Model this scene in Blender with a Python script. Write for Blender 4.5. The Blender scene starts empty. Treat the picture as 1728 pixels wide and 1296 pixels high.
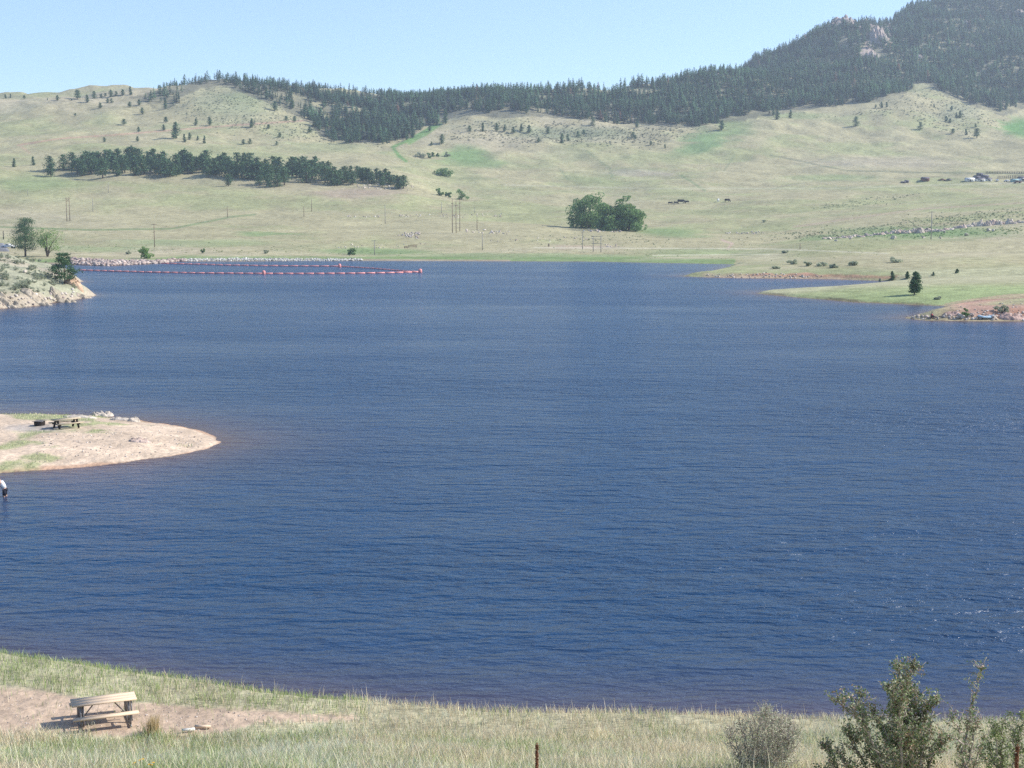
import bpy, math, random
import numpy as np
from mathutils import Vector
random.seed(7); rng = np.random.default_rng(7)
R = math.radians
C = bpy.context.scene.collection

# ------------------------------------------------------------------ camera model
W0, H0, F = 1728.0, 1296.0, 2374.0
CZ, PITCH = 17.5, R(7.15)
cp, sp = math.cos(PITCH), math.sin(PITCH)
def ts(px, py):
    u = (np.asarray(px, float)-864)/F; v = (648-np.asarray(py, float))/F
    dy = cp+v*sp; dz = -sp+v*cp
    return u/dy, dz/dy
def proj(x, y, z):
    dz = z-CZ
    dep = y*cp-dz*sp; up = y*sp+dz*cp
    dep = np.where(dep > 1, dep, 1)
    return 864+F*x/dep, 648-F*up/dep
def z0(px, py):                       # pixel on the water level -> x, y
    t, s = ts(px, py); y = CZ/(-s); return t*y, y

# ------------------------------------------------------------------ noise
def vnoise(x, y, seed=0):
    xi = np.floor(x).astype(np.int64); yi = np.floor(y).astype(np.int64)
    fx = x-xi; fy = y-yi
    fx = fx*fx*(3-2*fx); fy = fy*fy*(3-2*fy)
    def h(a, b):
        n = (a*374761393+b*668265263+seed*974711) & 0xffffffff
        n = ((n ^ (n >> 13))*1274126177) & 0xffffffff
        return ((n ^ (n >> 16)) & 0xffff)/65535.0
    return (h(xi, yi)*(1-fx)+h(xi+1, yi)*fx)*(1-fy)+(h(xi, yi+1)*(1-fx)+h(xi+1, yi+1)*fx)*fy
def fbm(x, y, size, oct=4, seed=0):
    a, tot, r = 1.0, 0.0, 0.0
    x = np.asarray(x, float)/size; y = np.asarray(y, float)/size
    for i in range(oct):
        r = r+a*vnoise(x+i*17.3, y+i*9.1, seed+i); tot += a; a *= .5; x = x*2.03; y = y*2.03
    return r/tot-.5
def sstep(a, b, v):
    t = np.clip((v-a)/(b-a), 0, 1); return t*t*(3-2*t)
def inpoly(px, py, poly):
    px = np.asarray(px, float); py = np.asarray(py, float)
    ins = np.zeros(px.shape, bool); n = len(poly)
    for i in range(n):
        x1, y1 = poly[i]; x2, y2 = poly[(i+1) % n]
        if y1 == y2: continue
        c = ((y1 > py) != (y2 > py)) & (px < (x2-x1)*(py-y1)/(y2-y1)+x1)
        ins ^= c
    return ins
def sdist(x, y, poly):                # signed distance, positive inside
    d = np.full(np.shape(x), 1e9); n = len(poly)
    for i in range(n):
        ax, ay = poly[i]; bx, by = poly[(i+1) % n]
        ex, ey = bx-ax, by-ay; L = ex*ex+ey*ey
        if L < 1e-9: continue
        k = np.clip(((x-ax)*ex+(y-ay)*ey)/L, 0, 1)
        d = np.minimum(d, np.hypot(x-ax-k*ex, y-ay-k*ey))
    return np.where(inpoly(x, y, poly), d, -d)

# ------------------------------------------------------------------ land shapes
def wpoly(pts): return [tuple(float(q) for q in z0(*p)) for p in pts]
PEN = wpoly([(-500, 705), (-100, 700), (0, 699), (110, 699), (230, 709), (300, 719), (345, 729), (372, 738), (379, 744), (370, 752), (350, 759), (290, 772), (200, 783), (100, 790), (0, 797), (-200, 815), (-500, 840)])
PNT = wpoly([(-500, 580), (-200, 545), (0, 521), (60, 515), (100, 510), (137, 504), (161, 498), (150, 494), (122, 491), (106, 486), (124, 481), (139, 475), (120, 470), (60, 466), (-100, 462), (-500, 460)])
SP1 = wpoly([(1152, 466), (1180, 463), (1212, 456), (1236, 447), (1400, 438), (2600, 438), (2600, 480), (1600, 477), (1490, 474), (1400, 471), (1300, 470), (1200, 468)])
SP2 = wpoly([(1275, 495), (1340, 502), (1400, 506), (1440, 510), (1530, 514), (1604, 517), (2600, 540), (2600, 462), (1560, 472), (1490, 478), (1400, 486), (1290, 492)])
SP3 = wpoly([(1524, 537), (1560, 541), (1650, 542), (1728, 542), (2600, 560), (2600, 505), (1720, 512), (1604, 518), (1565, 527), (1540, 533)])
FAR = [  # curves across the far land: (px, py, y) ; the first is the far shore (z = 0)
 [(-900, 446, 0), (100, 446, 0), (178, 449, 0), (262, 445, 0), (300, 441, 0), (640, 440, 0), (1000, 441.5, 0), (1235, 446, 0), (2700, 450, 0)],
 [(-900, 428, 490), (0, 428, 490), (270, 429, 495), (640, 430, 505), (1000, 429, 500), (1235, 430, 500), (1400, 420, 470), (1728, 412, 460), (2700, 405, 460)],
 [(-900, 385, 600), (640, 396, 600), (900, 398, 600), (1100, 398, 620), (1300, 403, 590), (1400, 398, 560), (1728, 386, 540), (2700, 375, 540)],
 [(-900, 350, 700), (0, 352, 740), (640, 362, 740), (860, 362, 760), (960, 385, 680), (1090, 387, 680), (1250, 380, 690), (1400, 388, 610), (1500, 382, 600), (1728, 362, 600), (2700, 350, 600)],
 [(-900, 300, 880), (0, 300, 860), (200, 303, 850), (400, 306, 850), (560, 312, 850), (690, 318, 860), (760, 335, 880), (960, 330, 930), (1300, 318, 930), (1728, 312, 930), (2700, 300, 930)],
 [(-900, 275, 950), (0, 276, 950), (200, 278, 930), (400, 276, 930), (560, 288, 930), (690, 296, 960), (760, 290, 1030), (960, 292, 1050), (1300, 290, 1050), (1728, 288, 1050), (2700, 270, 1050)],
 [(-900, 220, 1100), (0, 228, 1100), (300, 230, 1090), (560, 245, 1130), (740, 235, 1200), (960, 240, 1200), (1300, 235, 1220), (1530, 230, 1250), (1728, 240, 1250), (2700, 200, 1250)],
 [(-900, 170, 1240), (0, 185, 1220), (260, 180, 1220), (420, 185, 1220), (560, 218, 1220), (740, 205, 1320), (860, 200, 1300), (1060, 210, 1300), (1200, 205, 1320), (1400, 186, 1380), (1530, 165, 1400), (1620, 182, 1400), (1728, 202, 1420), (2700, 150, 1420)],
 [(-900, 150, 1300), (0, 171, 1280), (200, 166, 1280), (270, 159, 1290), (330, 146, 1320), (390, 137, 1340), (480, 150, 1360), (560, 162, 1400), (660, 173, 1420), (740, 174, 1440), (860, 166, 1460), (960, 168, 1460), (1100, 167, 1470), (1200, 147, 1560), (1280, 112, 1700), (1340, 92, 1720), (1400, 64, 1780), (1440, 52, 1800), (1520, 60, 1800), (1600, 60, 1800), (1728, 70, 1800), (2700, 60, 1800)],
 [(-900, 150, 1500), (0, 174, 1500), (390, 150, 1500), (560, 172, 1600), (1100, 172, 1700), (1200, 147, 1750), (1280, 108, 1820), (1340, 82, 1880), (1400, 50, 1960), (1440, 47, 1980), (1500, 50, 2000), (1560, 26, 2050), (1610, 6, 2100), (1728, -40, 2250), (2000, -110, 2400), (2700, -60, 2400)],
 [(-900, 200, 2400), (0, 210, 2400), (1100, 200, 2500), (1300, 150, 2600), (1728, 40, 2900), (2700, 40, 2900)],
]
TG = np.linspace(-.95, .95, 1200)
FY, FZ = [], []
for k, cv in enumerate(FAR):
    a = np.array(cv, float); t, s = ts(a[:, 0], a[:, 1])
    if k == 0: yy = CZ/(-s)
    else: yy = a[:, 2]
    zz = CZ+s*yy
    Y = np.interp(TG, t, yy); Z = np.interp(TG, t, zz)
    ker = np.hanning(25 if k else 7); ker /= ker.sum()
    p = len(ker)//2
    Y = np.convolve(np.pad(Y, p, mode='edge'), ker, 'valid'); Z = np.convolve(np.pad(Z, p, mode='edge'), ker, 'valid')
    FY.append(Y); FZ.append(Z)
FY.insert(0, FY[0]-60); FZ.insert(0, np.full_like(FZ[0], -5.0))
FY = np.array(FY); FZ = np.array(FZ); FZ[1] = 0
SL = (FZ[1:]-FZ[:-1])/(FY[1:]-FY[:-1])
MS = np.zeros_like(FZ); MS[1:-1] = .5*(SL[1:]+SL[:-1]); MS[0] = SL[0]; MS[-1] = SL[-1]
MS[1] = .09; MS[2] = np.minimum(MS[2], .06)
def h_far(x, y):
    t = np.clip(x/np.maximum(y, 5), -.949, .949)
    i = (t+.95)/1.9*1199; i0 = np.clip(np.floor(i).astype(int), 0, 1198); w = i-i0
    def g(A, k): return A[k, i0]*(1-w)+A[k, i0+1]*w
    out = np.full(np.shape(x), -5.0)
    n = len(FY)
    for k in range(n-1):
        ya, yb = g(FY, k), g(FY, k+1)
        m = (y >= ya) & ((y < yb) if k < n-2 else (y >= ya))
        if not m.any(): continue
        L = yb-ya; q = np.clip((y-ya)/L, 0, 1); za, zb = g(FZ, k), g(FZ, k+1)
        ma, mb = g(MS, k)*L, g(MS, k+1)*L
        v = (2*q**3-3*q**2+1)*za+(q**3-2*q**2+q)*ma+(3*q**2-2*q**3)*zb+(q**3-q**2)*mb
        if k == 0: v = za+(zb-za)*q
        out = np.where(m, v, out)
    out = out+fbm(x, y, 170, 3, 3)*np.interp(y, [450, 700, 1100, 1500, 2200], [0, 3, 11, 36, 85])
    out = out+fbm(x, y, 34, 3, 5)*np.interp(y, [440, 520, 800, 1500, 2200], [0, 1.4, 4, 11, 18])
    return out
NSH = [(-900, 1010), (-300, 1068), (0, 1119), (50, 1129), (150, 1144), (250, 1160), (350, 1178), (450, 1193), (520, 1200), (600, 1207), (650, 1215), (750, 1224), (860, 1229), (1000, 1232), (1200, 1238), (1400, 1241), (1728, 1245), (2700, 1260)]
_a = np.array(NSH, float); NST, _s = ts(_a[:, 0], _a[:, 1]); NSY = CZ/(-_s)
def h_near(x, y):
    t = np.clip(x/np.maximum(y, 8), -1.2, 1.2)
    yn = np.interp(t, NST, NSY)+fbm(x, y, 7, 3, 11)*1.6
    z = np.interp(y, [-45, 0, 8, 15, 25, 32, 38, 41.5, 60], [32, 15.8, 13.2, 10.4, 6.9, 4.3, 2.2, 1.3, .9])
    z = z+fbm(x, y, 9, 3, 12)*np.interp(y, [5, 15, 41, 45], [.0, .5, .45, .12])
    e = yn-y
    return np.where(e > 0, np.minimum(z, .12+e*.55), np.maximum(e*.14, -5))
def h_pen(x, y):
    d = sdist(x, y, PEN)+fbm(x, y, 6, 3, 21)*1.8+fbm(x, y, 1.3, 3, 23)*.7
    return np.where(d > 0, .72*(1-np.exp(-d/4.5))+np.clip(d, 0, 1)*fbm(x, y, 5, 3, 22)*.35, np.maximum(d*.10, -5))
def h_pnt(x, y):
    d = sdist(x, y, PNT)+fbm(x, y, 9, 3, 31)*3
    h = 11*(1-np.exp(-np.maximum(d, 0)/27))+1.1*sstep(0, 3, d)+np.clip(d/4, 0, 1)*fbm(x, y, 8, 4, 32)*2.2
    return np.where(d > 0, h, np.maximum(d*.3, -5))
def h_sp1(x, y):
    d = sdist(x, y, SP1)+fbm(x, y, 12, 3, 41)*3
    h = .9*sstep(0, 4, d)+7.2*(1-np.exp(-np.maximum(d, 0)/95))+np.clip(d/10, 0, 1)*fbm(x, y, 40, 3, 42)*1.6
    return np.where(d > 0, h, np.maximum(d*.1, -5))
def h_sp2(x, y):
    d = sdist(x, y, SP2)+fbm(x, y, 9, 3, 51)*2.2
    h = .3*sstep(0, 1.5, d)+2.9*(1-np.exp(-np.maximum(d, 0)/26))
    return np.where(d > 0, h, np.maximum(d*.1, -5))
def h_sp3(x, y):
    d = sdist(x, y, SP3)+fbm(x, y, 6, 3, 61)*2
    h = 1.1*sstep(0, 5, d)+1.9*(1-np.exp(-np.maximum(d, 0)/22))+np.clip(d/3, 0, 1)*fbm(x, y, 4, 3, 62)*.5
    return np.where(d > 0, h, np.maximum(d*.12, -5))
def HH(x, y):
    x = np.asarray(x, float); y = np.asarray(y, float)
    sh = x.shape; x = x.ravel(); y = y.ravel()
    h = np.full(x.shape, -5.0)
    def do(m, fn):
        if m.any(): h[m] = np.maximum(h[m], fn(x[m], y[m]))
    do(y > 300, h_far)
    do(y < 110, h_near)
    do((y > 75) & (y < 160) & (x < 0), h_pen)
    do((y > 150) & (y < 480) & (x < -30), h_pnt)
    do((y > 300) & (x > 20), h_sp1)
    do((y > 200) & (y < 400) & (x > 30), h_sp2)
    do((y > 180) & (y < 330) & (x > 40), h_sp3)
    return h.reshape(sh)
YS = np.concatenate([np.geomspace(14, 140, 700), np.geomspace(141, 2600, 2200)])
def at(px, py, ymin=0):
    t, s = ts(px, py); ys = YS[YS > ymin][::6]
    g = CZ+s*ys-np.maximum(HH(t*ys, ys), 0); k = np.where(g < 0)[0]
    if len(k) and k[0] > 0: ys = np.linspace(ys[k[0]-1], ys[k[0]], 12)
    h = np.maximum(HH(t*ys, ys), 0); z = CZ+s*ys; g = z-h
    k = np.where(g < 0)[0]
    if len(k) and k[0] > 0:
        j = k[0]; w = g[j-1]/(g[j-1]-g[j]); y = ys[j-1]+(ys[j]-ys[j-1])*w
    else: y = ys[int(np.argmin(np.abs(np.where(ys > 1000, g/ys, 9))))]
    x = t*y
    return Vector((float(x), float(y), float(HH(np.array([x]), np.array([y]))[0])))

# ------------------------------------------------------------------ mesh and tag helpers
def tag(o, label=None, cat=None, group=None, kind=None):
    if label: o['label'] = label
    if cat: o['category'] = cat
    if group: o['group'] = group
    if kind: o['kind'] = kind
    return o
def mesh(name, V, faces, mat, col=None, smooth=False, attrs=None):
    me = bpy.data.meshes.new(name); V = np.asarray(V, np.float32)
    faces = [np.asarray(f, np.int32) for f in faces if len(f)]
    loops = np.concatenate([f.ravel() for f in faces]); tot = np.concatenate([np.full(len(f), f.shape[1], np.int32) for f in faces])
    me.vertices.add(len(V)); me.vertices.foreach_set('co', V.ravel())
    me.loops.add(len(loops)); me.loops.foreach_set('vertex_index', loops)
    me.polygons.add(len(tot)); st = np.zeros(len(tot), np.int32); st[1:] = np.cumsum(tot)[:-1]
    me.polygons.foreach_set('loop_start', st); me.polygons.foreach_set('loop_total', tot)
    if smooth: me.polygons.foreach_set('use_smooth', np.ones(len(tot), bool))
    if col is not None:
        a = me.color_attributes.new('col', 'FLOAT_COLOR', 'POINT')
        c = np.ones((len(V), 4), np.float32); c[:, :3] = col; a.data.foreach_set('color', c.ravel())
    for k, v in (attrs or {}).items():
        a = me.attributes.new(k, 'FLOAT', 'POINT'); a.data.foreach_set('value', np.asarray(v, np.float32))
    me.update(calc_edges=True); me.validate()
    if mat: me.materials.append(mat)
    return me
def obj(name, me, parent=None, loc=None, rz=0):
    o = bpy.data.objects.new(name, me); C.objects.link(o)
    if parent: o.parent = parent
    if loc is not None: o.location = loc
    o.rotation_euler.z = rz
    return o
def empty(name, loc, rz=0):
    o = bpy.data.objects.new(name, None); C.objects.link(o); o.location = loc; o.rotation_euler.z = rz; return o
class MB:
    def __init__(s): s.V = []; s.Q = []; s.T = []; s.n = 0; s.c = []
    def add(s, V, Q=(), T=(), col=None):
        V = np.asarray(V, float); s.V.append(V)
        if len(Q): s.Q.append(np.asarray(Q)+s.n)
        if len(T): s.T.append(np.asarray(T)+s.n)
        if col is not None: s.c.append(np.broadcast_to(np.asarray(col, float), (len(V), 3)))
        s.n += len(V); return s
    def box(s, c, d, rz=0, rx=0, ry=0, col=None):
        d = np.array(d)/2
        V = np.array([[i, j, k] for i in (-1, 1) for j in (-1, 1) for k in (-1, 1)])*d
        V = rot(V, rx, ry, rz)+np.array(c)
        return s.add(V, [[0, 1, 3, 2], [4, 6, 7, 5], [0, 4, 5, 1], [2, 3, 7, 6], [0, 2, 6, 4], [1, 5, 7, 3]], col=col)
    def tube(s, pts, rad, n=6, col=None):
        P = np.array(pts, float); m = len(P); rad = np.broadcast_to(rad, (m,))
        T = np.gradient(P, axis=0); T /= np.linalg.norm(T, axis=1)[:, None]+1e-9
        ref = np.array([0, 0, 1.]) if abs(T[0][2]) < .9 else np.array([1., 0, 0])
        A = np.cross(T, ref); A /= np.linalg.norm(A, axis=1)[:, None]+1e-9; B = np.cross(T, A)
        a = np.arange(n)*2*np.pi/n
        V = P[:, None]+rad[:, None, None]*(np.cos(a)[None, :, None]*A[:, None]+np.sin(a)[None, :, None]*B[:, None])
        Q = [[i*n+j, i*n+(j+1) % n, (i+1)*n+(j+1) % n, (i+1)*n+j] for i in range(m-1) for j in range(n)]
        T3 = [[0, j+1, j] for j in range(1, n-1)]+[[(m-1)*n, (m-1)*n+j, (m-1)*n+j+1] for j in range(1, n-1)]
        return s.add(V.reshape(-1, 3), Q, T3, col=col)
    def me(s, name, mat, smooth=False):
        f = ([np.concatenate(s.Q)] if s.Q else [])+([np.concatenate(s.T)] if s.T else [])
        return mesh(name, np.concatenate(s.V), f, mat, np.concatenate(s.c) if s.c else None, smooth)
    def build(s, name, mat, parent=None, smooth=False, loc=None, rz=0):
        return obj(name, s.me(name, mat, smooth), parent, loc, rz)
def rot(V, rx=0, ry=0, rz=0):
    V = np.asarray(V, float)
    for a, (i, j) in ((rx, (1, 2)), (ry, (2, 0)), (rz, (0, 1))):
        if a:
            c, s_ = math.cos(a), math.sin(a); W = V.copy(); W[:, i] = c*V[:, i]-s_*V[:, j]; W[:, j] = s_*V[:, i]+c*V[:, j]; V = W
    return V
def copy_tree(o, parent=None):
    c = o.copy(); C.objects.link(c); c.parent = parent
    for ch in list(o.children): copy_tree(ch, c)
    return c

# ------------------------------------------------------------------ materials
def mat(name, base, rough=.8, var=.25, scale=3.0, attr=False, spec=.2, metal=0, bump=0, bscale=20, trans=0):
    m = bpy.data.materials.new(name); m.use_nodes = True; nt = m.node_tree; N = nt.nodes; L = nt.links
    p = N['Principled BSDF']; p.inputs['Roughness'].default_value = rough; p.inputs['Metallic'].default_value = metal
    p.inputs['Specular IOR Level'].default_value = spec
    tc = N.new('ShaderNodeTexCoord'); no = N.new('ShaderNodeTexNoise'); no.inputs['Scale'].default_value = scale; no.inputs['Detail'].default_value = 4
    L.new(tc.outputs['Object'], no.inputs['Vector'])
    mr = N.new('ShaderNodeMapRange'); mr.inputs[1].default_value = .3; mr.inputs[2].default_value = .7; mr.inputs[3].default_value = 1-var; mr.inputs[4].default_value = 1+var
    L.new(no.outputs['Fac'], mr.inputs[0])
    mx = N.new('ShaderNodeVectorMath'); mx.operation = 'SCALE'; L.new(mr.outputs[0], mx.inputs['Scale'])
    if attr:
        a = N.new('ShaderNodeAttribute'); a.attribute_name = 'col'; L.new(a.outputs['Color'], mx.inputs[0])
    else: mx.inputs[0].default_value = base
    L.new(mx.outputs[0], p.inputs['Base Color'])
    if bump:
        n2 = N.new('ShaderNodeTexNoise'); n2.inputs['Scale'].default_value = bscale; n2.inputs['Detail'].default_value = 5; L.new(tc.outputs['Object'], n2.inputs['Vector'])
        b = N.new('ShaderNodeBump'); b.inputs['Strength'].default_value = 1; b.inputs['Distance'].default_value = bump
        L.new(n2.outputs['Fac'], b.inputs['Height']); L.new(b.outputs[0], p.inputs['Normal'])
    if trans:
        tr = N.new('ShaderNodeBsdfTranslucent'); L.new(mx.outputs[0], tr.inputs[0]); ms = N.new('ShaderNodeMixShader'); ms.inputs[0].default_value = trans
        L.new(p.outputs[0], ms.inputs[1]); L.new(tr.outputs[0], ms.inputs[2]); L.new(ms.outputs[0], N['Material Output'].inputs[0])
    return m
M = dict(
 needle=mat('needles', (.085, .155, .070), .85, .35, .8, trans=.2), needle_far=mat('forest_needles', (.03, .048, .034), .9, .3, .05, attr=True, trans=.1),
 needle_brown=mat('dead_needles', (.30, .16, .10), .9, .2, .8), bark=mat('bark', (.12, .085, .065), .9, .3, 2),
 leaf=mat('broad_leaves', (.17, .28, .10), .7, .3, .6, trans=.3), leaf_light=mat('willow_leaves', (.24, .36, .12), .7, .3, .8, trans=.35),
 sage=mat('sage_leaves', (.36, .39, .27), .85, .25, 1.5, trans=.35), scrub=mat('scrub_leaves', (.085, .11, .07), .85, .3, .3, attr=True, trans=.1),
 rock=mat('rock', (.42, .35, .29), .9, .3, .9, bump=.06, bscale=4), rock_pale=mat('pale_rock', (.52, .45, .37), .9, .22, 1.2, bump=.05, bscale=4),
 rock_buff=mat('buff_rock', (.41, .345, .26), .9, .3, 1.2, bump=.1, bscale=3), rock_orange=mat('orange_rock', (.52, .36, .24), .9, .2, 1.2), rock_red=mat('red_rock', (.42, .29, .24), .9, .3, 1.5), rock_pink=mat('pink_rock', (.52, .40, .33), .9, .3, 1), sage_light=None, rock_crag=mat('crag_rock', (.35, .285, .25), .9, .3, .3),
 rock_attr=mat('mixed_rock', (.4, .4, .4), .9, .25, .8, attr=True), 
 plank=mat('weathered_plank', (.66, .50, .35), .7, .08, 2), plank_white=mat('white_plank', (.8, .78, .7), .6, .06, 6),
 steel=mat('galvanised_pipe', (.20, .19, .19), .5, .15, 8, spec=.5, metal=.4), dark_wood=mat('dark_timber', (.035, .028, .024), .8, .3, 6),
 table_top=mat('straw_wood', (.44, .36, .25), .8, .15, 5), pole=mat('pole_timber', (.20, .14, .105), .9, .2, 2), pole_grey=mat('grey_pole', (.30, .28, .25), .9, .2, 2),
 orange=mat('orange_float', (.74, .29, .26), .5, .12, 3, spec=.4), cable=mat('cable', (.04, .04, .05), .7, .1, 3),
 black=mat('black_hide', (.018, .016, .016), .8, .2, 3), white=mat('white_paint', (.75, .75, .74), .5, .06, 3, spec=.4), glass=mat('dark_glass', (.03, .035, .04), .15, .1, 3, spec=.5),
 rust=mat('rusty_metal', (.22, .09, .06), .8, .3, 3), greyroof=mat('grey_roof', (.12, .11, .13), .7, .2, 2), teal=mat('pale_teal_paint', (.3, .45, .45), .6, .1, 2),
 asphalt=mat('asphalt', (.20, .20, .21), .9, .1, 2), skin=mat('skin', (.55, .34, .25), .6, .05, 5), redcloth=mat('red_cloth', (.42, .03, .03), .8, .1, 5),
 darkcloth=mat('dark_cloth', (.02, .022, .035), .85, .1, 5), rubber=mat('rubber', (.02, .02, .02), .8, .1, 5),
 grass=mat('grass_blades', (.3, .3, .2), .8, .12, .6, attr=True, trans=.25), twig=mat('grey_twig', (.38, .32, .27), .85, .25, 12),
 mahog=mat('shrub_leaves', (.06, .085, .035), .55, .35, 5, attr=True, spec=.35, trans=.2), petal=mat('yellow_petal', (.7, .4, .03), .6, .1, 20), stalk=mat('brown_stalk', (.20, .09, .05), .9, .35, 30, bump=.01, bscale=60),
 blue=mat('pale_blue_vinyl', (.52, .68, .76), .5, .08, 3, spec=.4))

M['sage_light'] = mat('pale_sage_leaves', (.46, .49, .34), .85, .2, 1.5, trans=.4)

# ------------------------------------------------------------------ ground
def lerp(a, b, w): w = np.asarray(w)[..., None]; return a*(1-w)+np.array(b)*w
def blob(px, py, cx, cy, rx, ry, soft=.6, ang=0):
    dx, dy = px-cx, py-cy
    if ang: c, s_ = math.cos(R(ang)), math.sin(R(ang)); dx, dy = dx*c+dy*s_, -dx*s_+dy*c
    return 1-sstep(1-soft, 1, np.sqrt((dx/rx)**2+(dy/ry)**2))
def pline(px, py, pts, w):
    d = np.full(px.shape, 1e9)
    for (ax, ay), (bx, by) in zip(pts[:-1], pts[1:]):
        ex, ey = bx-ax, by-ay; k = np.clip(((px-ax)*ex+(py-ay)*ey)/(ex*ex+ey*ey), 0, 1)
        d = np.minimum(d, np.hypot(px-ax-k*ex, (py-ay-k*ey)))
    return 1-sstep(w*.4, w, d)
FOREST = [(215, 161), (262, 150), (330, 125), (380, 118), (480, 135), (560, 150), (700, 160), (860, 145), (1100, 150), (1200, 125), (1270, 90), (1340, 60), (1400, 25), (1440, 25), (1500, 38), (1560, 10), (1600, -20), (1728, -90), (2600, -250), (2600, 150), (1728, 180), (1695, 192), (1650, 178), (1600, 160), (1570, 138), (1540, 135), (1520, 163), (1440, 172), (1380, 180), (1300, 192), (1230, 203), (1150, 212), (1080, 205), (1000, 200), (900, 192), (850, 196), (800, 190), (765, 196), (742, 205), (712, 210), (695, 228), (640, 236), (590, 238), (545, 232), (525, 205), (480, 182), (440, 165), (400, 150), (372, 140), (340, 145), (310, 158), (290, 180), (265, 183), (245, 168)]
DIRT = [(-300, 1150), (0, 1160), (60, 1163), (140, 1178), (230, 1184), (330, 1192), (420, 1196), (520, 1204), (605, 1208), (606, 1216), (520, 1218), (430, 1222), (380, 1236), (300, 1245), (0, 1240), (-300, 1230)]
def ground_colour(x, y, h):
    px, py = proj(x, y, h)
    n1 = fbm(x, y, 60, 4, 71); n2 = fbm(x, y, 14, 4, 72); n3 = fbm(x, y, 220, 3, 73); nf = fbm(x, y*.5, 3.2, 3, 74)
    c = np.zeros(x.shape+(3,))+np.array([.36, .325, .19])
    c = lerp(c, (.275, .295, .14), sstep(-.05, .25, n1+.5*n2)*.7)
    c = lerp(c, (.40, .345, .245), sstep(.0, .3, n3+.4*n2)*.6)
    c = c*(1+.22*n2+.18*nf)[..., None]
    pxn = px+n2*60+n1*40; pyn = py+n2*8
    far = (y > 400)
    grn = (.18, .26, .105)
    def g(cx, cy, rx, ry, s=.8, col=grn, ang=0, w=.7):
        nonlocal c; c = lerp(c, col, blob(pxn, pyn, cx, cy, rx, ry, w, ang)*s*far)
    g(785, 262, 60, 22, .95); g(1190, 240, 75, 26, .9, (.17, .255, .105), -15); g(1240, 215, 50, 20, .6); g(1340, 195, 90, 8, .5)
    g(1715, 215, 40, 24, .95, (.12, .24, .07)); g(820, 275, 60, 10, .7); g(450, 395, 90, 5, .75); g(640, 425, 130, 8, .8); g(330, 410, 200, 9, .5)
    g(60, 310, 130, 18, .45); g(180, 420, 120, 9, .5); g(900, 432, 330, 7, .6); g(1130, 392, 80, 11, .75); g(1560, 393, 200, 16, .9); g(1400, 300, 110, 9, .5)
    g(1390, 402, 60, 7, .6); g(1180, 425, 160, 8, .5); g(1030, 300, 150, 25, .2); g(540, 248, 120, 12, .3); g(390, 175, 110, 40, .45, (.19, .235, .14)); g(960, 225, 150, 17, .6, (.17, .21, .12)); g(1610, 190, 60, 25, .5, (.17, .2, .13))
    g(1080, 292, 90, 8, .45, (.36, .30, .26)); g(1480, 275, 200, 14, .3, (.38, .32, .27)); g(600, 326, 110, 12, .7, (.38, .28, .22)); g(980, 418, 80, 6, .5, (.40, .29, .24)); g(760, 395, 150, 9, .5, (.36, .32, .2)); g(690, 205, 30, 12, .4, (.2, .3, .12))
    for pts, w, col, s in [([(742, 205), (715, 222), (690, 236), (663, 248), (672, 262), (685, 272)], 3.5, (.12, .23, .07), .9), ([(742, 208), (716, 226), (690, 240)], 6, (.14, .25, .08), .85),
        ([(30, 245), (100, 234), (200, 227), (300, 219), (400, 211), (520, 203)], 2.0, (.42, .27, .19), .75), ([(35, 246), (50, 258)], 2, (.42, .28, .2), .6),
        ([(0, 383), (150, 388), (290, 386), (390, 366), (432, 362)], 2.2, (.13, .20, .08), .6), ([(990, 255), (1030, 285), (1034, 300)], 2, (.16, .2, .11), .6), ([(944, 285), (960, 303)], 2, (.16, .2, .11), .6),
        ([(1150, 296), (1190, 322)], 2.2, (.15, .22, .1), .6), ([(1300, 262), (1430, 288), (1550, 291), (1728, 293)], 1.6, (.15, .16, .1), .7), ([(1240, 262), (1222, 288)], 2, (.15, .2, .1), .4),
        ([(1218, 405), (1235, 411), (1228, 420)], 2.6, (.45, .33, .26), .8), ([(1340, 383), (1440, 368), (1560, 352), (1728, 342)], 2.2, (.40, .31, .22), .6), ([(850, 312), (1100, 318), (1400, 318), (1728, 308)], 1.8, (.42, .40, .27), .5),
        ([(560, 282), (680, 282)], 1.8, (.2, .2, .13), .3), ([(900, 418), (1300, 420), (1500, 428)], 1.4, (.5, .46, .33), .7), ([(1100, 431), (1300, 429)], 1.5, (.5, .47, .33), .6), ([(740, 300), (840, 302)], 2, (.22, .24, .13), .5)]:
        c = lerp(c, col, pline(px+n2*4, py, pts, w)*s*far)
    # forest floor
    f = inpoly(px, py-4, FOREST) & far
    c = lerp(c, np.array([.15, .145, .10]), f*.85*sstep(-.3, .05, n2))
    b = inpoly(px, py, [(70, 292), (200, 285), (400, 280), (640, 300), (700, 322), (600, 330), (420, 318), (250, 308), (120, 305)]) & far
    c = lerp(c, (.29, .25, .17), b*.5*sstep(-.25, .1, n2))
    rk = inpoly(pxn, pyn, [(1390, 30), (1440, 25), (1510, 40), (1500, 70), (1475, 78), (1490, 95), (1455, 95), (1465, 62), (1420, 40)]) & (y > 1500)
    c = lerp(c, (.46, .36, .31), rk*.9)
    # far shore bank
    far_d = y-np.interp(x/np.maximum(y, 5), TG, FY[1])
    fb = far & (px < 1240)
    c = lerp(c, (.15, .24, .08), fb*(1-sstep(8, 30, far_d+n2*25))*.75)
    c = lerp(c, (.33, .25, .19), fb*(px < 860)*(1-sstep(3, 7, far_d))*.8)
    # right hand spits
    d1 = sdist(x, y, SP1); m1 = (d1 > -5) & (x > 20) & (y > 300) & (y < 392)
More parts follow.
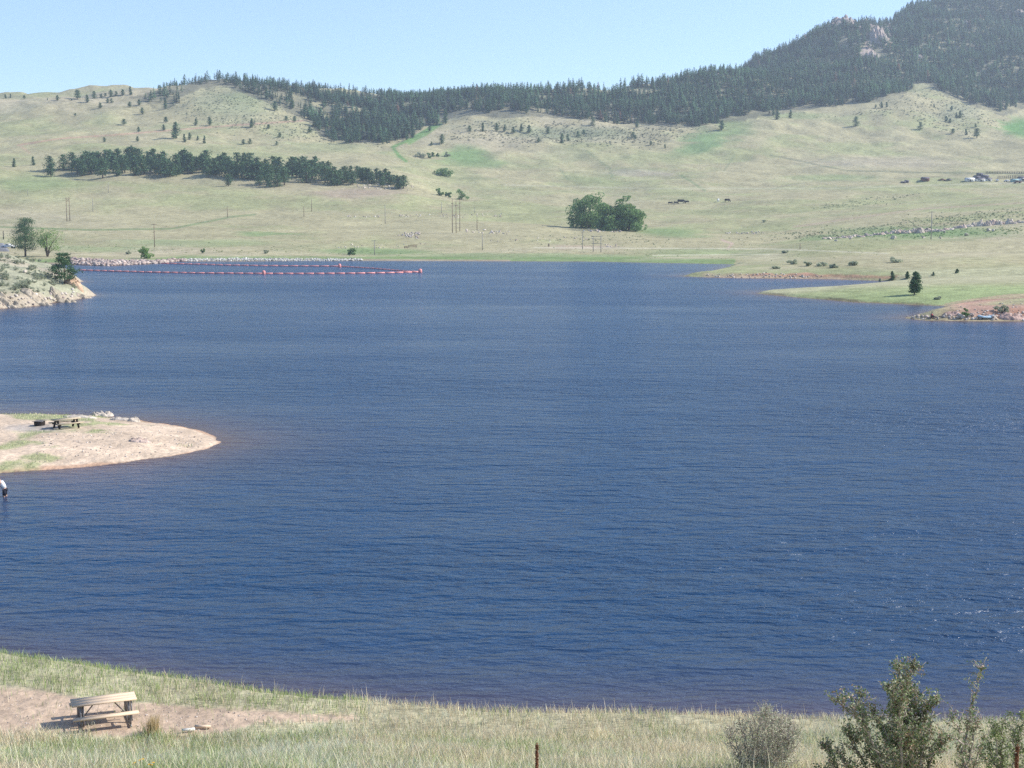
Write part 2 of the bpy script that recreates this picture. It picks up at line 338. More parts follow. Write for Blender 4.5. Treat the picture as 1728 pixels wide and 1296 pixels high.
    c = lerp(c, (.24, .28, .12), m1*(1-sstep(8, 24, d1+n2*18))*.6); c = lerp(c, (.40, .27, .20), m1*(1-sstep(1, 5, d1+nf*7+n2*6))*sstep(1175, 1200, px)*(1-.8*sstep(1400, 1480, px))*.7); c = lerp(c, (.38, .19, .13), m1*(1-sstep(.1, .5, np.abs(h-.75+nf)))*sstep(1240, 1280, px)*.7)
    d2 = sdist(x, y, SP2); m2 = (d2 > -3) & (x > 20) & (y > 200) & (y < 400)
    c = lerp(c, (.30, .325, .16), m2*.6); c = lerp(c, (.25, .31, .135), m2*(1-sstep(6, 16, (y-255)*.5+n2*14+n1*8))*.75)
    c = lerp(c, (.42, .39, .25), m2*sstep(22, 34, y-255+n1*12)*.6); c = lerp(c, (.16, .13, .08), m2*(y < 300)*(1-sstep(.3, 1.3, d2+nf*2.5))*.8)
    d3 = sdist(x, y, SP3); m3 = (d3 > -3) & (x > 40) & (y > 180) & (y < 320)
    c = lerp(c, (.40, .255, .19), m3*(1-sstep(7, 12, d3+n2*12))*sstep(1560, 1640, px+n2*60)); c = lerp(c, (.45, .22, .13), m3*(1-sstep(5, 9, d3))*sstep(0, .2, nf)*sstep(1600, 1660, px)*.7)
    c = lerp(c, (.33, .28, .17), m3*(1-sstep(.5, 2.5, d3))*.9)
    # left point
    dp = sdist(x, y, PNT); mp = (dp > -4) & (x < -30) & (y > 150) & (y < 480)
    c = lerp(c, (.37, .33, .25), mp*.85); c = lerp(c, (.26, .29, .18), mp*sstep(-.1, .15, n2+.02)*.5); c = lerp(c, (.40, .335, .25), mp*(1-sstep(2, 4.5, dp+n2*10)))
    c = lerp(c, (.18, .25, .11), mp*sstep(28, 36, dp)*.8)
    # sand peninsula
    dn = sdist(x, y, PEN); mn = (dn > -6) & (y > 75) & (y < 160) & (x < 0)
    s = np.array([.60, .465, .34])*(1+.16*nf+.25*n2+.3*fbm(x, y, 1.1, 3, 79))[..., None]
    s = lerp(s, (.46, .30, .2), (1-sstep(.1, .8, dn+nf))*1.)
    gm = sstep(.0, .14, fbm(x, y, 3.0, 4, 77)+.14*blob(px, py, 40, 760, 170, 30)+.20*blob(px, py, 90, 700, 120, 14)-.07+.06*blob(px, py, 60, 788, 170, 12))*(px < 260)
    s = lerp(s, (.27, .31, .14), gm*.75); s = lerp(s, (.40, .37, .34), blob(px, py, 60, 722, 75, 9)*.6)
    c = np.where(mn[..., None], s, c)
    # near bank
    nn = y < 75
    g0 = np.array([.42, .385, .25])*(1+.4*nf)[..., None]
    n9 = fbm(x, y, 1.1, 3, 80); dirt = np.clip((inpoly(px+nf*40+n9*40, py+nf*12+n9*12, DIRT)*1.+inpoly(px+n9*60, py+n9*20+3, DIRT)+inpoly(px-n9*50, py-n9*14-3, DIRT))/3, 0, 1)
    g0 = lerp(g0, (.50, .375, .27), dirt*1.); g0 = g0*(1+.18*fbm(x, y, .5, 3, 78))[..., None]
    yn = np.interp(x/np.maximum(y, 8), NST, NSY)
    g0 = lerp(g0, (.22, .15, .11), 1-sstep(.2, 1.2, yn-y))
    c = np.where(nn[..., None], g0, c)
    c = np.where((h < 0)[..., None], np.array([.22, .15, .11]), c)
    return np.clip(c, .01, .8)
rows = np.concatenate([np.arange(-42, 14, 1.5), np.arange(14, 60, .25), np.arange(60, 84, 1.5), np.arange(84, 140, .35), np.arange(140, 206, 3), np.arange(206, 360, .7), np.arange(360, 420, 2.5), np.arange(420, 640, 1.1), np.arange(640, 1300, 3.2), np.arange(1300, 2500, 8), np.arange(2500, 3250, 60)])
tq = np.concatenate([-np.geomspace(1.15, .47, 26)[:-1], np.linspace(-.46, .46, 800), np.geomspace(.47, 1.15, 26)[1:]])
Yg, Tg = np.meshgrid(rows, tq, indexing='ij'); Xg = Tg*(Yg+45)
Hg = HH(Xg, Yg)
def grid_faces(nr, nc):
    a = (np.arange(nr-1)[:, None]*nc+np.arange(nc-1)[None]).ravel(); return np.stack([a, a+1, a+nc+1, a+nc], 1)
CG = ground_colour(Xg.ravel(), Yg.ravel(), Hg.ravel())
def ground_material():
    m = bpy.data.materials.new('ground'); m.use_nodes = True; N = m.node_tree.nodes; L = m.node_tree.links; p = N['Principled BSDF']
    p.inputs['Roughness'].default_value = .95; p.inputs['Specular IOR Level'].default_value = .1
    a = N.new('ShaderNodeAttribute'); a.attribute_name = 'col'; tc = N.new('ShaderNodeTexCoord')
    prev = a.outputs['Color']
    for sc, lo, hi, det in ((.35, .80, 1.2, 6), (3.0, .84, 1.16, 5), (.04, .9, 1.1, 3)):
        n = N.new('ShaderNodeTexNoise'); n.inputs['Scale'].default_value = sc; n.inputs['Detail'].default_value = det; L.new(tc.outputs['Object'], n.inputs['Vector'])
        r = N.new('ShaderNodeMapRange'); r.inputs[1].default_value = .32; r.inputs[2].default_value = .68; r.inputs[3].default_value = lo; r.inputs[4].default_value = hi; L.new(n.outputs['Fac'], r.inputs[0])
        v = N.new('ShaderNodeVectorMath'); v.operation = 'SCALE'; L.new(prev, v.inputs[0]); L.new(r.outputs[0], v.inputs['Scale']); prev = v.outputs[0]
    L.new(prev, p.inputs['Base Color'])
    n = N.new('ShaderNodeTexNoise'); n.inputs['Scale'].default_value = 1.6; n.inputs['Detail'].default_value = 8; L.new(tc.outputs['Object'], n.inputs['Vector'])
    b = N.new('ShaderNodeBump'); b.inputs['Distance'].default_value = .22; b.inputs['Strength'].default_value = .8; L.new(n.outputs['Fac'], b.inputs['Height']); L.new(b.outputs[0], p.inputs['Normal'])
    return m
tag(obj('ground', mesh('ground', np.stack([Xg, Yg, Hg], -1).reshape(-1, 3), [grid_faces(len(rows), len(tq))], ground_material(), CG, True)), kind='structure')

# ------------------------------------------------------------------ water
wr = np.concatenate([np.arange(38, 60, .35), np.arange(60, 150, .8), np.arange(150, 560, 3)])
wt = np.linspace(-.75, .75, 420); Yw, Tw = np.meshgrid(wr, wt, indexing='ij'); Xw = Tw*(Yw+45)
Dw = -HH(Xw, Yw); shallow = np.exp(-np.clip(Dw, 0, 9)/.46)
def water_material():
    m = bpy.data.materials.new('lake_water'); m.use_nodes = True; N = m.node_tree.nodes; L = m.node_tree.links; p = N['Principled BSDF']
    a = N.new('ShaderNodeAttribute'); a.attribute_name = 'shallow'
    mx = N.new('ShaderNodeMix'); mx.data_type = 'RGBA'; mx.inputs['A'].default_value = (.008, .044, .110, 1); mx.inputs['B'].default_value = (.11, .065, .052, 1)
    L.new(a.outputs['Fac'], mx.inputs['Factor']); L.new(mx.outputs['Result'], p.inputs['Base Color'])
    p.inputs['Roughness'].default_value = .27; p.inputs['IOR'].default_value = 1.333
    tc = N.new('ShaderNodeTexCoord')
    def noise(sx, sy, rz, scale, det, rough=.5, dist=0):
        mp = N.new('ShaderNodeMapping'); mp.inputs['Scale'].default_value = (sx, sy, 1); mp.inputs['Rotation'].default_value = (0, 0, R(rz)); L.new(tc.outputs['Object'], mp.inputs['Vector'])
        n = N.new('ShaderNodeTexNoise'); n.inputs['Scale'].default_value = scale; n.inputs['Detail'].default_value = det; n.inputs['Roughness'].default_value = rough; n.inputs['Distortion'].default_value = dist
        L.new(mp.outputs[0], n.inputs['Vector']); return n.outputs['Fac']
    def mth(op, a_, b_):
        n = N.new('ShaderNodeMath'); n.operation = op
        for i, v in enumerate((a_, b_)):
            if isinstance(v, (int, float)): n.inputs[i].default_value = v
            else: L.new(v, n.inputs[i])
        return n.outputs[0]
    w1 = noise(.36, 1, 8, .72, 2, .5, .5); w2 = noise(.5, 1, -4, 1.9, 4, .6, .3); w3 = noise(.55, 1, 14, .16, 2)
    h = mth('ADD', mth('ADD', mth('MULTIPLY', w1, .58), mth('MULTIPLY', w2, .37)), mth('MULTIPLY', w3, .8))
    wind = mth('ADD', mth('MULTIPLY', noise(.35, 1, 6, .013, 3, .6), .65), mth('MULTIPLY', noise(.3, 1, 9, .06, 3, .6), .35)); mr = N.new('ShaderNodeMapRange'); mr.inputs[1].default_value = .38; mr.inputs[2].default_value = .60; mr.inputs[3].default_value = .45; mr.inputs[4].default_value = 1.3; L.new(wind, mr.inputs[0])
    rr_ = N.new('ShaderNodeMapRange'); rr_.inputs[1].default_value = .38; rr_.inputs[2].default_value = .6; rr_.inputs[3].default_value = .19; rr_.inputs[4].default_value = .27; L.new(wind, rr_.inputs[0]); L.new(rr_.outputs[0], p.inputs['Roughness'])
    calm = N.new('ShaderNodeMapRange'); calm.inputs[1].default_value = 0; calm.inputs[2].default_value = .5; calm.inputs[3].default_value = 1; calm.inputs[4].default_value = .55; L.new(a.outputs['Fac'], calm.inputs[0])
    b = N.new('ShaderNodeBump'); b.inputs['Distance'].default_value = 1; L.new(mth('MULTIPLY', mr.outputs[0], calm.outputs[0]), b.inputs['Strength']); L.new(h, b.inputs['Height']); L.new(b.outputs[0], p.inputs['Normal'])
    return m
tag(obj('water', mesh('water', np.stack([Xw, Yw, 0*Xw], -1).reshape(-1, 3), [grid_faces(len(wr), len(wt))], water_material(), attrs={'shallow': shallow.ravel()})), kind='structure')

# ------------------------------------------------------------------ trees
def leafquads(P, size, dirs=None, r=rng):
    n = len(P); size = np.broadcast_to(size, (n,))
    a = r.normal(size=(n, 3)) if dirs is None else dirs+r.normal(size=(n, 3))*.35
    a /= np.linalg.norm(a, axis=1)[:, None]
    b = np.cross(a, r.normal(size=(n, 3))); b /= np.linalg.norm(b, axis=1)[:, None]+1e-9
    a = a*(size*.5)[:, None]; b = b*(size*.5*r.uniform(.45, .8, n))[:, None]
    V = np.stack([P-a, P+b*.9-a*.1, P+a, P-b*.9-a*.1], 1).reshape(-1, 3)
    return V, np.arange(4*n).reshape(n, 4)
def pine_crown(h, rad, seed, nl=11, per=7, leaves=26, base=.18, spire=.8, q=.5, lean=0, clump=0):
    """irregular ponderosa / fir crown: whorled boughs of needle clusters"""
    r = np.random.default_rng(seed); P = []; limbs = []
    for k in range(nl):
        f = base+(1-base)*(k+.3*r.random())/nl
        prof = (1-((f-base)/(1-base)))**spire*(.75+.5*r.random())
        if f < base+.12: prof *= .75
        for j in range(per):
            a = r.random()*6.283; L = rad*prof*r.uniform(.45, 1.1)+.05*rad
            droop = r.uniform(-.15, .12)
            e = np.array([math.cos(a)*L, math.sin(a)*L, h*f+droop*L+.1*L]); s0 = np.array([0, 0, h*f-.05*h*0])
            limbs.append((s0, e)); m = max(4, int(leaves*(.35+.65*L/rad)))
            u = r.uniform(.25+.4*clump, 1.05, m)[:, None]; spread = (.16*rad+.12*L)*(1-.45*clump)
            P.append(s0+(e-s0)*u+r.normal(size=(m, 3))*np.array([spread, spread, spread*.55]))
    P.append(np.array([0, 0, h])+r.normal(size=(8, 3))*np.array([.07*rad, .07*rad, .045*h])-np.array([0, 0, .03*h]))
    P = np.concatenate(P); P[:, 2] = np.clip(P[:, 2], base*h*.6, h*1.02); P[:, 0] += lean*P[:, 2]
    return P, limbs
def make_tree_meshes(name, h, rad, seed, mcrown, kind='pine', **kw):
    r = np.random.default_rng(seed+99); t = MB()
    q = kw.pop('q', .5)
    if kind == 'pine':
        P, limbs = pine_crown(h, rad, seed, **kw)
        lean = kw.get('lean', 0); zs = np.linspace(-.35, h*.93, 7)
        t.tube(np.stack([lean*zs, 0*zs, zs], 1), np.linspace(.026*h, .006*h, 7)+.02, 6)
        for s0, e in limbs[::3]: t.tube([s0+np.array([lean*s0[2], 0, 0]), s0+(e-s0)*.8+np.array([lean*s0[2], 0, 0])], [.007*h, .003*h], 4)
    else:
        P = []; ends = []; nb = kw.get('boughs', 9); low = kw.get('low', .12)
        for k in range(nb):
            a = k*2.4+r.random(); f = r.uniform(.3, 1)
            e = np.array([math.cos(a)*rad*r.uniform(.35, .75), math.sin(a)*rad*r.uniform(.35, .75), h*r.uniform(low+.2, .86)])
            if k == 0: e = np.array([0, 0, h*.86])
            mid = np.array([e[0]*.35, e[1]*.35, e[2]*.55]); t.tube([[0, 0, -.4], mid*np.array([.4, .4, .5]), mid, e], [.03*h, .022*h, .013*h, .004*h], 6)
            ends.append(e)
        ncl = kw.get('clumps', 30)
        for k in range(ncl):
            e = ends[k % nb]*r.uniform(.72, 1.08)+r.normal(size=3)*np.array([rad*.2, rad*.2, h*.09])
            if low == 0 and k % 3 == 0: e[2] = h*r.uniform(.05, .35); e[:2] *= 1.25
            hf = np.clip((e[2]/h-low)/(1-low), 0.02, .97); lim = rad*math.sqrt(max(.05, 1-(2*hf-.85)**2*.8)); d = math.hypot(e[0], e[1])
            if d > lim: e[:2] *= lim/d
            m = kw.get('leaves', 90); g = r.normal(size=(m, 3)); g /= np.linalg.norm(g, axis=1)[:, None]; cr = rad*r.uniform(.2, .36)
            P.append(e+g*(cr*r.uniform(.55, 1, m)**.5)[:, None]*np.array([1, 1, .75]))
        P = np.concatenate(P); P[:, 2] = np.clip(P[:, 2], low*h*.4, h*1.03)
    V, Q = leafquads(P, q*r.uniform(.6, 1.3, len(P)), r=r)
    return t.me(name+'_trunk', M['bark']), mesh(name+'_crown', V, [Q], mcrown)
def plant_tree(name, meshes, loc, sc, rz, label, cat, group=None):
    e = empty(name, loc, rz); e.scale = sc if hasattr(sc, '__len__') else (sc, sc, sc)
    obj('trunk', meshes[0], e); obj('crown', meshes[1], e); tag(e, label, cat, group); return e
ONES = ['', 'first', 'second', 'third', 'fourth', 'fifth', 'sixth', 'seventh', 'eighth', 'ninth', 'tenth', 'eleventh', 'twelfth', 'thirteenth', 'fourteenth', 'fifteenth', 'sixteenth', 'seventeenth', 'eighteenth', 'nineteenth']
TENS = ['', '', 'twent', 'thirt', 'fort', 'fift', 'sixt', 'sevent', 'eight', 'ninet']
def ordw(n):
    if n < 20: return ONES[n]
    if n >= 100: return ('hundredth' if n == 100 else 'hundred-'+ordw(n-100))
    return TENS[n//10]+('ieth' if n % 10 == 0 else 'y-'+ONES[n % 10])
# templates of height 10 m
PT = [make_tree_meshes('pine', 10, 3.0*rr, 100+i, M['needle'], nl=10, per=6, leaves=17, base=b, spire=s, q=.85) for i, (rr, b, s) in enumerate([(1, .12, .5), (.9, .15, .65), (1.15, .06, .7), (.85, .08, .8), (1.15, .2, .45), (.7, .05, 1.0)])]
DT = make_tree_meshes('dead_pine', 10, 2.4, 120, M['needle_brown'], nl=9, per=5, leaves=6, base=.15, spire=.8, q=.8)
BT = [make_tree_meshes('bush', 10, 6.0, 140+i, M['sage'], 'broad', boughs=7, clumps=16, leaves=34, low=.0, q=1.2) for i in range(3)]
GT = [make_tree_meshes('green_bush', 10, 6.5, 150+i, M['leaf'], 'broad', boughs=7, clumps=18, leaves=40, low=.0, q=1.2) for i in range(2)]
def hpx(p, n): return n*p.y/F           # metres covered by n photo pixels at p
GP = 'pine trees of the ridges and slopes'
# belt of pines on the low ridge
belt = []
def belt_line(x): return float(np.interp(x, [70, 130, 200, 300, 400, 480, 560, 640, 690], [296, 304, 297, 299, 304, 312, 312, 314, 319]))
for px_, py_, hh in [(84, 290, 26), (86, 298, 22), (107, 287, 26), (122, 286, 28), (140, 297, 22), (386, 314, 20), (455, 316, 22), (438, 314, 18), (468, 315, 22), (681, 318, 22)]: belt.append((px_, py_, hh))
r0 = random.Random(3)
for i in range(104):
    px_ = 130+(680-130)*(i+.7*r0.random())/104; d = r0.random()
    thick = 30 if px_ < 560 else 30-(px_-560)*.16
    py_ = belt_line(px_)+2-d*thick*.7-(3 if 300 < px_ < 420 else 0)
    hh = (30 if px_ < 560 else 27-(px_-560)*.06)*r0.uniform(.75, 1.15)
    belt.append((px_, py_, hh))
belt.sort()
for i, (px_, py_, hh) in enumerate(belt):
    p = at(px_, py_); H_ = hpx(p, hh); k = r0.randrange(5); s = H_/10
    plant_tree('pine_tree', PT[k], p, (s*1.45, s*1.45, s), r0.random()*6.28, f"{'tall' if hh > 27 else 'short' if hh < 23 else 'middling'} dark pine in the belt on the low ridge, {ordw(i+1)} from the left", 'tree', GP)
# scattered pines on the open slopes: (px, base py, height px, label)
SC = [(9, 166, 7), (18, 165, 7), (41, 167, 6), (80, 169, 4), (97, 170, 9), (121, 170, 4), (131, 168, 16), (147, 173, 13), (159, 166, 12), (171, 165, 7), (178, 163, 6), (187, 164, 12), (196, 162, 8), (207, 161, 10), (220, 160, 14), (169, 183, 10), (182, 174, 8), (188, 174, 8), (219, 181, 9), (235, 178, 10), (240, 193, 11), (127, 196, 5), (209, 211, 10), (280, 207, 10), (276, 220, 10), (234, 223, 9), (297, 234, 28), (232, 239, 9), (176, 240, 8), (311, 240, 14), (320, 236, 12), (334, 237, 8), (345, 242, 13), (411, 244, 9), (422, 243, 9), (331, 212, 12), (354, 212, 14), (425, 215, 15), (24, 282, 15), (56, 279, 15), (472, 232, 8), (467, 245, 7), (483, 205, 9), (497, 207, 11), (453, 218, 8), (464, 187, 16), (493, 184, 15), (515, 192, 16), (522, 225, 11),
      (1218, 220, 17), (1311, 202, 17), (1334, 200, 15), (1444, 213, 16), (1553, 219, 13), (1487, 182, 10), (1496, 181, 9), (1478, 182, 6), (1596, 206, 10), (1606, 187, 8), (1620, 200, 13), (1614, 199, 9), (1603, 208, 8), (1608, 226, 9), (1630, 228, 10), (1648, 233, 16), (1646, 215, 7), (1576, 181, 6), (746, 243, 16), (728, 246, 7), (725, 222, 10), (838, 222, 14), (852, 222, 12), (866, 226, 12), (880, 222, 13), (893, 225, 14), (1000, 212, 14), (925, 226, 12), (1075, 216, 12), (1068, 232, 9), (948, 242, 17), (958, 238, 12), (975, 232, 11), (909, 241, 9), (1072, 235, 7), (815, 222, 15), (792, 222, 10), (1098, 245, 7), (1122, 250, 7), (985, 228, 9)]
SC.sort()
for i, (px_, py_, hh) in enumerate(SC):
    p = at(px_, py_); H_ = hpx(p, hh); s = H_/10; k = r0.randrange(6); wd = 1.25 if hh > 10 else 1.5
    where = 'on the skyline of the bare hill' if px_ < 222 and py_ < 172 else 'on the open slope under the wooded hill' if px_ < 540 else 'scattered below the forest edge' if px_ < 1150 else 'on the meadow slope under the mountain'
    plant_tree('pine_tree', PT[k], p, (s*wd, s*wd, s), r0.random()*6.28, f"{'small' if hh < 10 else 'lone' if hh > 14 else 'round'} pine {where}, {ordw(i+1)} outlier from the left", 'tree', GP)
# the forest: individual front trees and the rest as one mass
def forest():
    r = np.random.default_rng(11); n = 130000
    t = r.uniform(-.30, .50, n); y = np.sqrt(r.uniform(1130**2, 2320**2, n)); x = t*y
    h = HH(x, y); px, py = proj(x, y, h)
    q1 = fbm(x, y, 55, 3, 83); q2 = fbm(x, y, 12, 2, 84); k = (inpoly(px+q1*50+q2*25, py+q1*26+q2*12, FOREST) | (px > 640) & (inpoly(px, py+22, FOREST) | inpoly(px, py+44, FOREST)) & ~inpoly(px, py, [(1400, 0), (1590, 130), (1500, 175)]) & (py < 175)) & (inpoly(px, py-9, FOREST) | (px > 640) & (py < 150)) & (px < 1860)
    x, y, h, px, py = x[k], y[k], h[k], px[k], py[k]
    q1b = fbm(x, y, 16, 2, 85)
    # clearings: sparse top of the left hill, crags
    d = np.ones(len(x))
    d[(px < 520)] = .33; d[(px < 400) & (py > 140)] *= .6; d[(px > 400) & (px < 560) & (py > 175)] *= .6
    crag = inpoly(px, py, [(1405, 20), (1440, 20), (1510, 34), (1505, 72), (1490, 98), (1452, 98), (1456, 80), (1470, 62), (1465, 48), (1410, 42)]); d[crag] *= .25
    d[(np.abs(px-1470) < 17) & (np.abs(py-91) < 7)] *= .15
    d *= (px < 560)*sstep(-.30, .0, fbm(x, y, 38, 3, 81))+(px >= 560)*np.maximum(sstep(-.34, -.12, fbm(x, y, 38, 3, 81))*(.6+.4*sstep(-.25, 0, q1b)), sstep(1000, 1300, px)*(.45+.55*sstep(-.45, -.25, q1b)))
    k = r.random(len(x)) < d; x, y, h, px, py = x[k], y[k], h[k], px[k], py[k]
    # thin out: a cell grid keeps about one tree in each cell
    cell = 4.5; key = np.floor(x/cell).astype(int)*100003+np.floor(y/cell).astype(int); _, u = np.unique(key, return_index=True)
    x, y, h, px, py = x[u], y[u], h[u], px[u], py[u]
    return x, y, h, px, py
fx, fy, fh, fpx, fpy = forest()
rr = np.random.default_rng(5)
fH = 4.5+8.5*rr.random(len(fx))**1.25; fH[fpx < 520] *= .85
# front trees: nearest along each bearing
order = np.argsort(fx/fy); front = []
for b in np.array_split(order, 100):
    b = b[fpx[b] < 1728]
    if len(b): front.append(b[np.argmin(fy[b])])
front = sorted(set(int(b) for b in front), key=lambda b: fpx[b]); keep = np.ones(len(fx), bool); keep[front] = False
FT = [make_tree_meshes('spruce', 10, rw, 160+i, M['needle'], nl=14, per=6, leaves=11, base=.08, spire=sp_, q=.8) for i, (rw, sp_) in enumerate([(2.1, .9), (1.8, 1.0), (2.4, .8)])]
for i, b in enumerate(front):
    s = fH[b]/10*1.1
    plant_tree('pine_tree', FT[i % 3], (fx[b], fy[b], fh[b]), (s, s, s), rr.random()*6.28, f"{'tall' if fH[b] > 11 else 'slim' if fH[b] > 9 else 'short'} conifer at the foot of the mountain forest, {ordw(i+1)} along the edge from the left", 'tree', GP)
def forest_mass():
    r = np.random.default_rng(6); T = []
    for i in range(8):                 # low-detail trees, still boughs in whorls and gaps
        V = []; nl = 11; rad = r.uniform(.17, .25); basez = r.uniform(.05, .22)
        for k in range(nl):
            f = basez+(1-basez)*k/nl; L = rad*(1-(f-basez)/(1-basez))**r.uniform(.6, 1.0)+.02
            for j in range(6):
                a = r.random()*6.283; l = L*r.uniform(.55, 1.15); w = .5*l+.025; dz = -.1*l+r.normal()*.015
                c, s_ = math.cos(a), math.sin(a)
                V += [[0, 0, f+.045], [c*l*.6-s_*w*.5, s_*l*.6+c*w*.5, f+dz*.6], [c*l, s_*l, f+dz], [c*l*.6+s_*w*.5, s_*l*.6-c*w*.5, f+dz*.6-.01]]
        V += [[-.02, 0, .9], [0, .02, .93], [.02, 0, .9], [0, 0, 1.02]]; V += [[-.018, 0, -.05], [.018, 0, -.05], [.012, 0, basez+.1], [-.012, 0, basez+.1]]
        T.append(np.array(V))
    VV = []; CC = []; idx = np.where(keep)[0]
    tone = fbm(fx, fy, 48, 4, 91)
    for i in idx:
        V = T[r.integers(8)]; a = r.random()*6.283; c, s_ = math.cos(a), math.sin(a); H_ = fH[i]; ww = H_*r.uniform(1.1, 1.9)
        VV.append(np.stack([fx[i]+(V[:, 0]*c-V[:, 1]*s_)*ww, fy[i]+(V[:, 0]*s_+V[:, 1]*c)*ww, fh[i]+V[:, 2]*H_], 1))
        g = r.uniform(.6, 1.45)*(1+1.5*tone[i]); col = np.array([.066, .128, .062])*g
        if r.random() < .006: col = np.array([.25, .14, .09])
        CC.append(np.broadcast_to(col, (len(V), 3)))
    V = np.concatenate(VV); return mesh('forest', V, [np.arange(len(V)).reshape(-1, 4)], M['needle_far'], np.concatenate(CC)), len(idx)
fm, nfor = forest_mass(); print('forest trees', nfor, 'front', len(front))
tag(obj('forest', fm), 'dense dark conifer forest covering the mountain and the long ridge', 'forest', kind='stuff')

# ------------------------------------------------------------------ named trees nearer by
def one_tree(name, px_, py_, hp, rad_ratio, seed, m, kind, label, cat='tree', ymin=0, group=None, y=None, **kw):
    p = at(px_, py_, ymin); H_ = hpx(p, hp)
    mm = make_tree_meshes(name, H_, H_*rad_ratio, seed, m, kind, **kw); return plant_tree(name, mm, p, 1, 0, label, cat, group)
one_tree('pine_tree', 1543, 497, 38, .30, 201, M['needle'], 'pine', 'lone dark pine casting a long shadow on the green grass spit', nl=14, per=6, leaves=50, base=.10, spire=.7, q=.32, lean=.04, clump=.45)
one_tree('pine_tree', 1505, 472, 14, .33, 202, M['needle'], 'pine', 'pale green young pine behind the crest of the grass spit', nl=9, per=5, leaves=22, base=.05, spire=.8, q=.3)
one_tree('pine_tree', 1531, 470, 12, .33, 203, M['needle'], 'pine', 'young pine standing just behind the lone dark pine', nl=9, per=5, leaves=22, base=.05, spire=.8, q=.3)
one_tree('pine_tree', 1575, 465, 6, .4, 204, M['needle'], 'pine', 'tiny round pine on the spit crest beside the lone pine', nl=6, per=5, leaves=14, base=.0, q=.3)
one_tree('pine_tree', 1614, 461, 7, .5, 205, M['needle'], 'pine', 'small leaning pine farthest along the spit crest', nl=6, per=5, leaves=14, base=.0, q=.3, lean=.2)
one_tree('dead_sapling', 1485, 475, 8, .3, 206, M['sage'], 'pine', 'grey scrubby sapling at the waterline of the cove', nl=6, per=5, leaves=10, base=.2, q=.25)
one_tree('pine_tree', 43, 433, 64, .40, 211, M['needle'], 'pine', 'tall broad pine beside the parked truck on the rocky point', nl=13, per=8, leaves=120, base=.20, spire=.42, q=.32, lean=.02, clump=.55)
one_tree('pine_tree', 110, 479, 53, .42, 212, M['needle'], 'pine', 'squat spreading pine at the water edge of the rocky point', nl=8, per=6, leaves=110, base=.2, spire=.55, q=.3, lean=-.03, clump=.85)
one_tree('willow_tree', 80, 433, 47, .60, 213, M['leaf_light'], 'broad', 'pale green airy tree between the two pines on the point', boughs=10, clumps=46, leaves=75, low=.1, q=.36)
for i, (a, b, hp, rr_, lb) in enumerate([(995, 385, 57, .60, 'large round cottonwood at the western end of the meadow clump'), (1030, 389, 44, .66, 'lower cottonwood in the middle of the meadow clump'), (1062, 389, 55, .50, 'cottonwood with an open gap in its crown, eastern end of the clump')]):
    one_tree('cottonwood_tree', a, b, hp, rr_, 221+i, M['leaf'], 'broad', lb, group='cottonwoods in the meadow clump', boughs=13, clumps=80, leaves=100, low=.0, q=.9)
one_tree('green_bush', 246, 436, 21, .62, 231, M['leaf_light'], 'broad', 'bright green leafy bush on the far shore behind the boom', 'bush', boughs=8, clumps=26, leaves=60, low=0, q=.5)
one_tree('dark_bush', 595, 430, 11, .8, 232, M['leaf'], 'broad', 'dark green bush at the end of the white riprap', 'bush', boughs=7, clumps=16, leaves=40, low=0, q=.5)
one_tree('dark_bush', 343, 427, 8, .6, 233, M['leaf'], 'broad', 'little dark bush on the bank above the white riprap', 'bush', boughs=7, clumps=12, leaves=30, low=0, q=.4)
one_tree('dark_bush', 217, 429, 7, .7, 234, M['sage'], 'broad', 'grey bush beside the bright green bush on the far shore', 'bush', boughs=7, clumps=12, leaves=30, low=0, q=.4)
one_tree('dark_bush', 450, 428, 6, .9, 235, M['sage'], 'broad', 'grey bush on the bank above the riprap, behind the buoy', 'bush', boughs=7, clumps=12, leaves=30, low=0, q=.4)
one_tree('meadow_bush', 747, 297, 12, 1.45, 236, M['leaf'], 'broad', 'wide dark green thicket alone in the meadow', 'bush', boughs=9, clumps=30, leaves=40, low=0, q=1.1)
for i, (a, b, hp, rr_) in enumerate([(710, 265, 11, .9), (724, 267, 10, .5), (731, 264, 7, .5), (739, 264, 7, .5), (755, 264, 8, .6), (742, 330, 13, .5), (757, 333, 10, .5), (779, 337, 18, .62)]):
    one_tree('willow_bush', a, b, hp, rr_, 241+i, M['sage'] if i in (0, 4) else M['leaf'], 'broad', f"{'grey' if i in (0, 4) else 'green'} willow bush {'in the wet green hollow' if i < 5 else 'by the foot of the low ridge'}, {ordw(i+1 if i < 5 else i-4)} from the left", 'bush', group='willow bushes of the meadow', boughs=7, clumps=14, leaves=36, low=0, q=.9)
SB = [(1338, 446, 9, 20), (1363, 449, 12, 14), (1388, 449, 9, 22), (1407, 452, 9, 14), (1440, 448, 10, 16), (1510, 443, 10, 26), (1311, 453, 6, 16), (1325, 427, 5, 12), (1583, 505, 5, 12), (1290, 375, 4, 8)]
SB.sort()
for i, (a, b, hp, wd) in enumerate(SB):
    one_tree('shrub', a, b, hp*.85, .55*wd/hp, 261+i, M['sage_light'], 'broad', f"low grey-green shrub on the grassy slope above the cove, {ordw(i+1)} from the left", 'shrub', group='shrubs on the slope above the cove', boughs=6, clumps=14, leaves=40, low=0, q=.5)
one_tree('shrub', 1628, 535, 14, .5, 281, M['leaf'], 'broad', 'green bush among the boulders behind the red bank waterline', 'bush', boughs=7, clumps=14, leaves=50, low=0, q=.3)
one_tree('shrub', 1692, 528, 13, .9, 282, M['sage'], 'broad', 'brownish scrubby bush on the red earth bank', 'bush', boughs=7, clumps=14, leaves=50, low=0, q=.3)
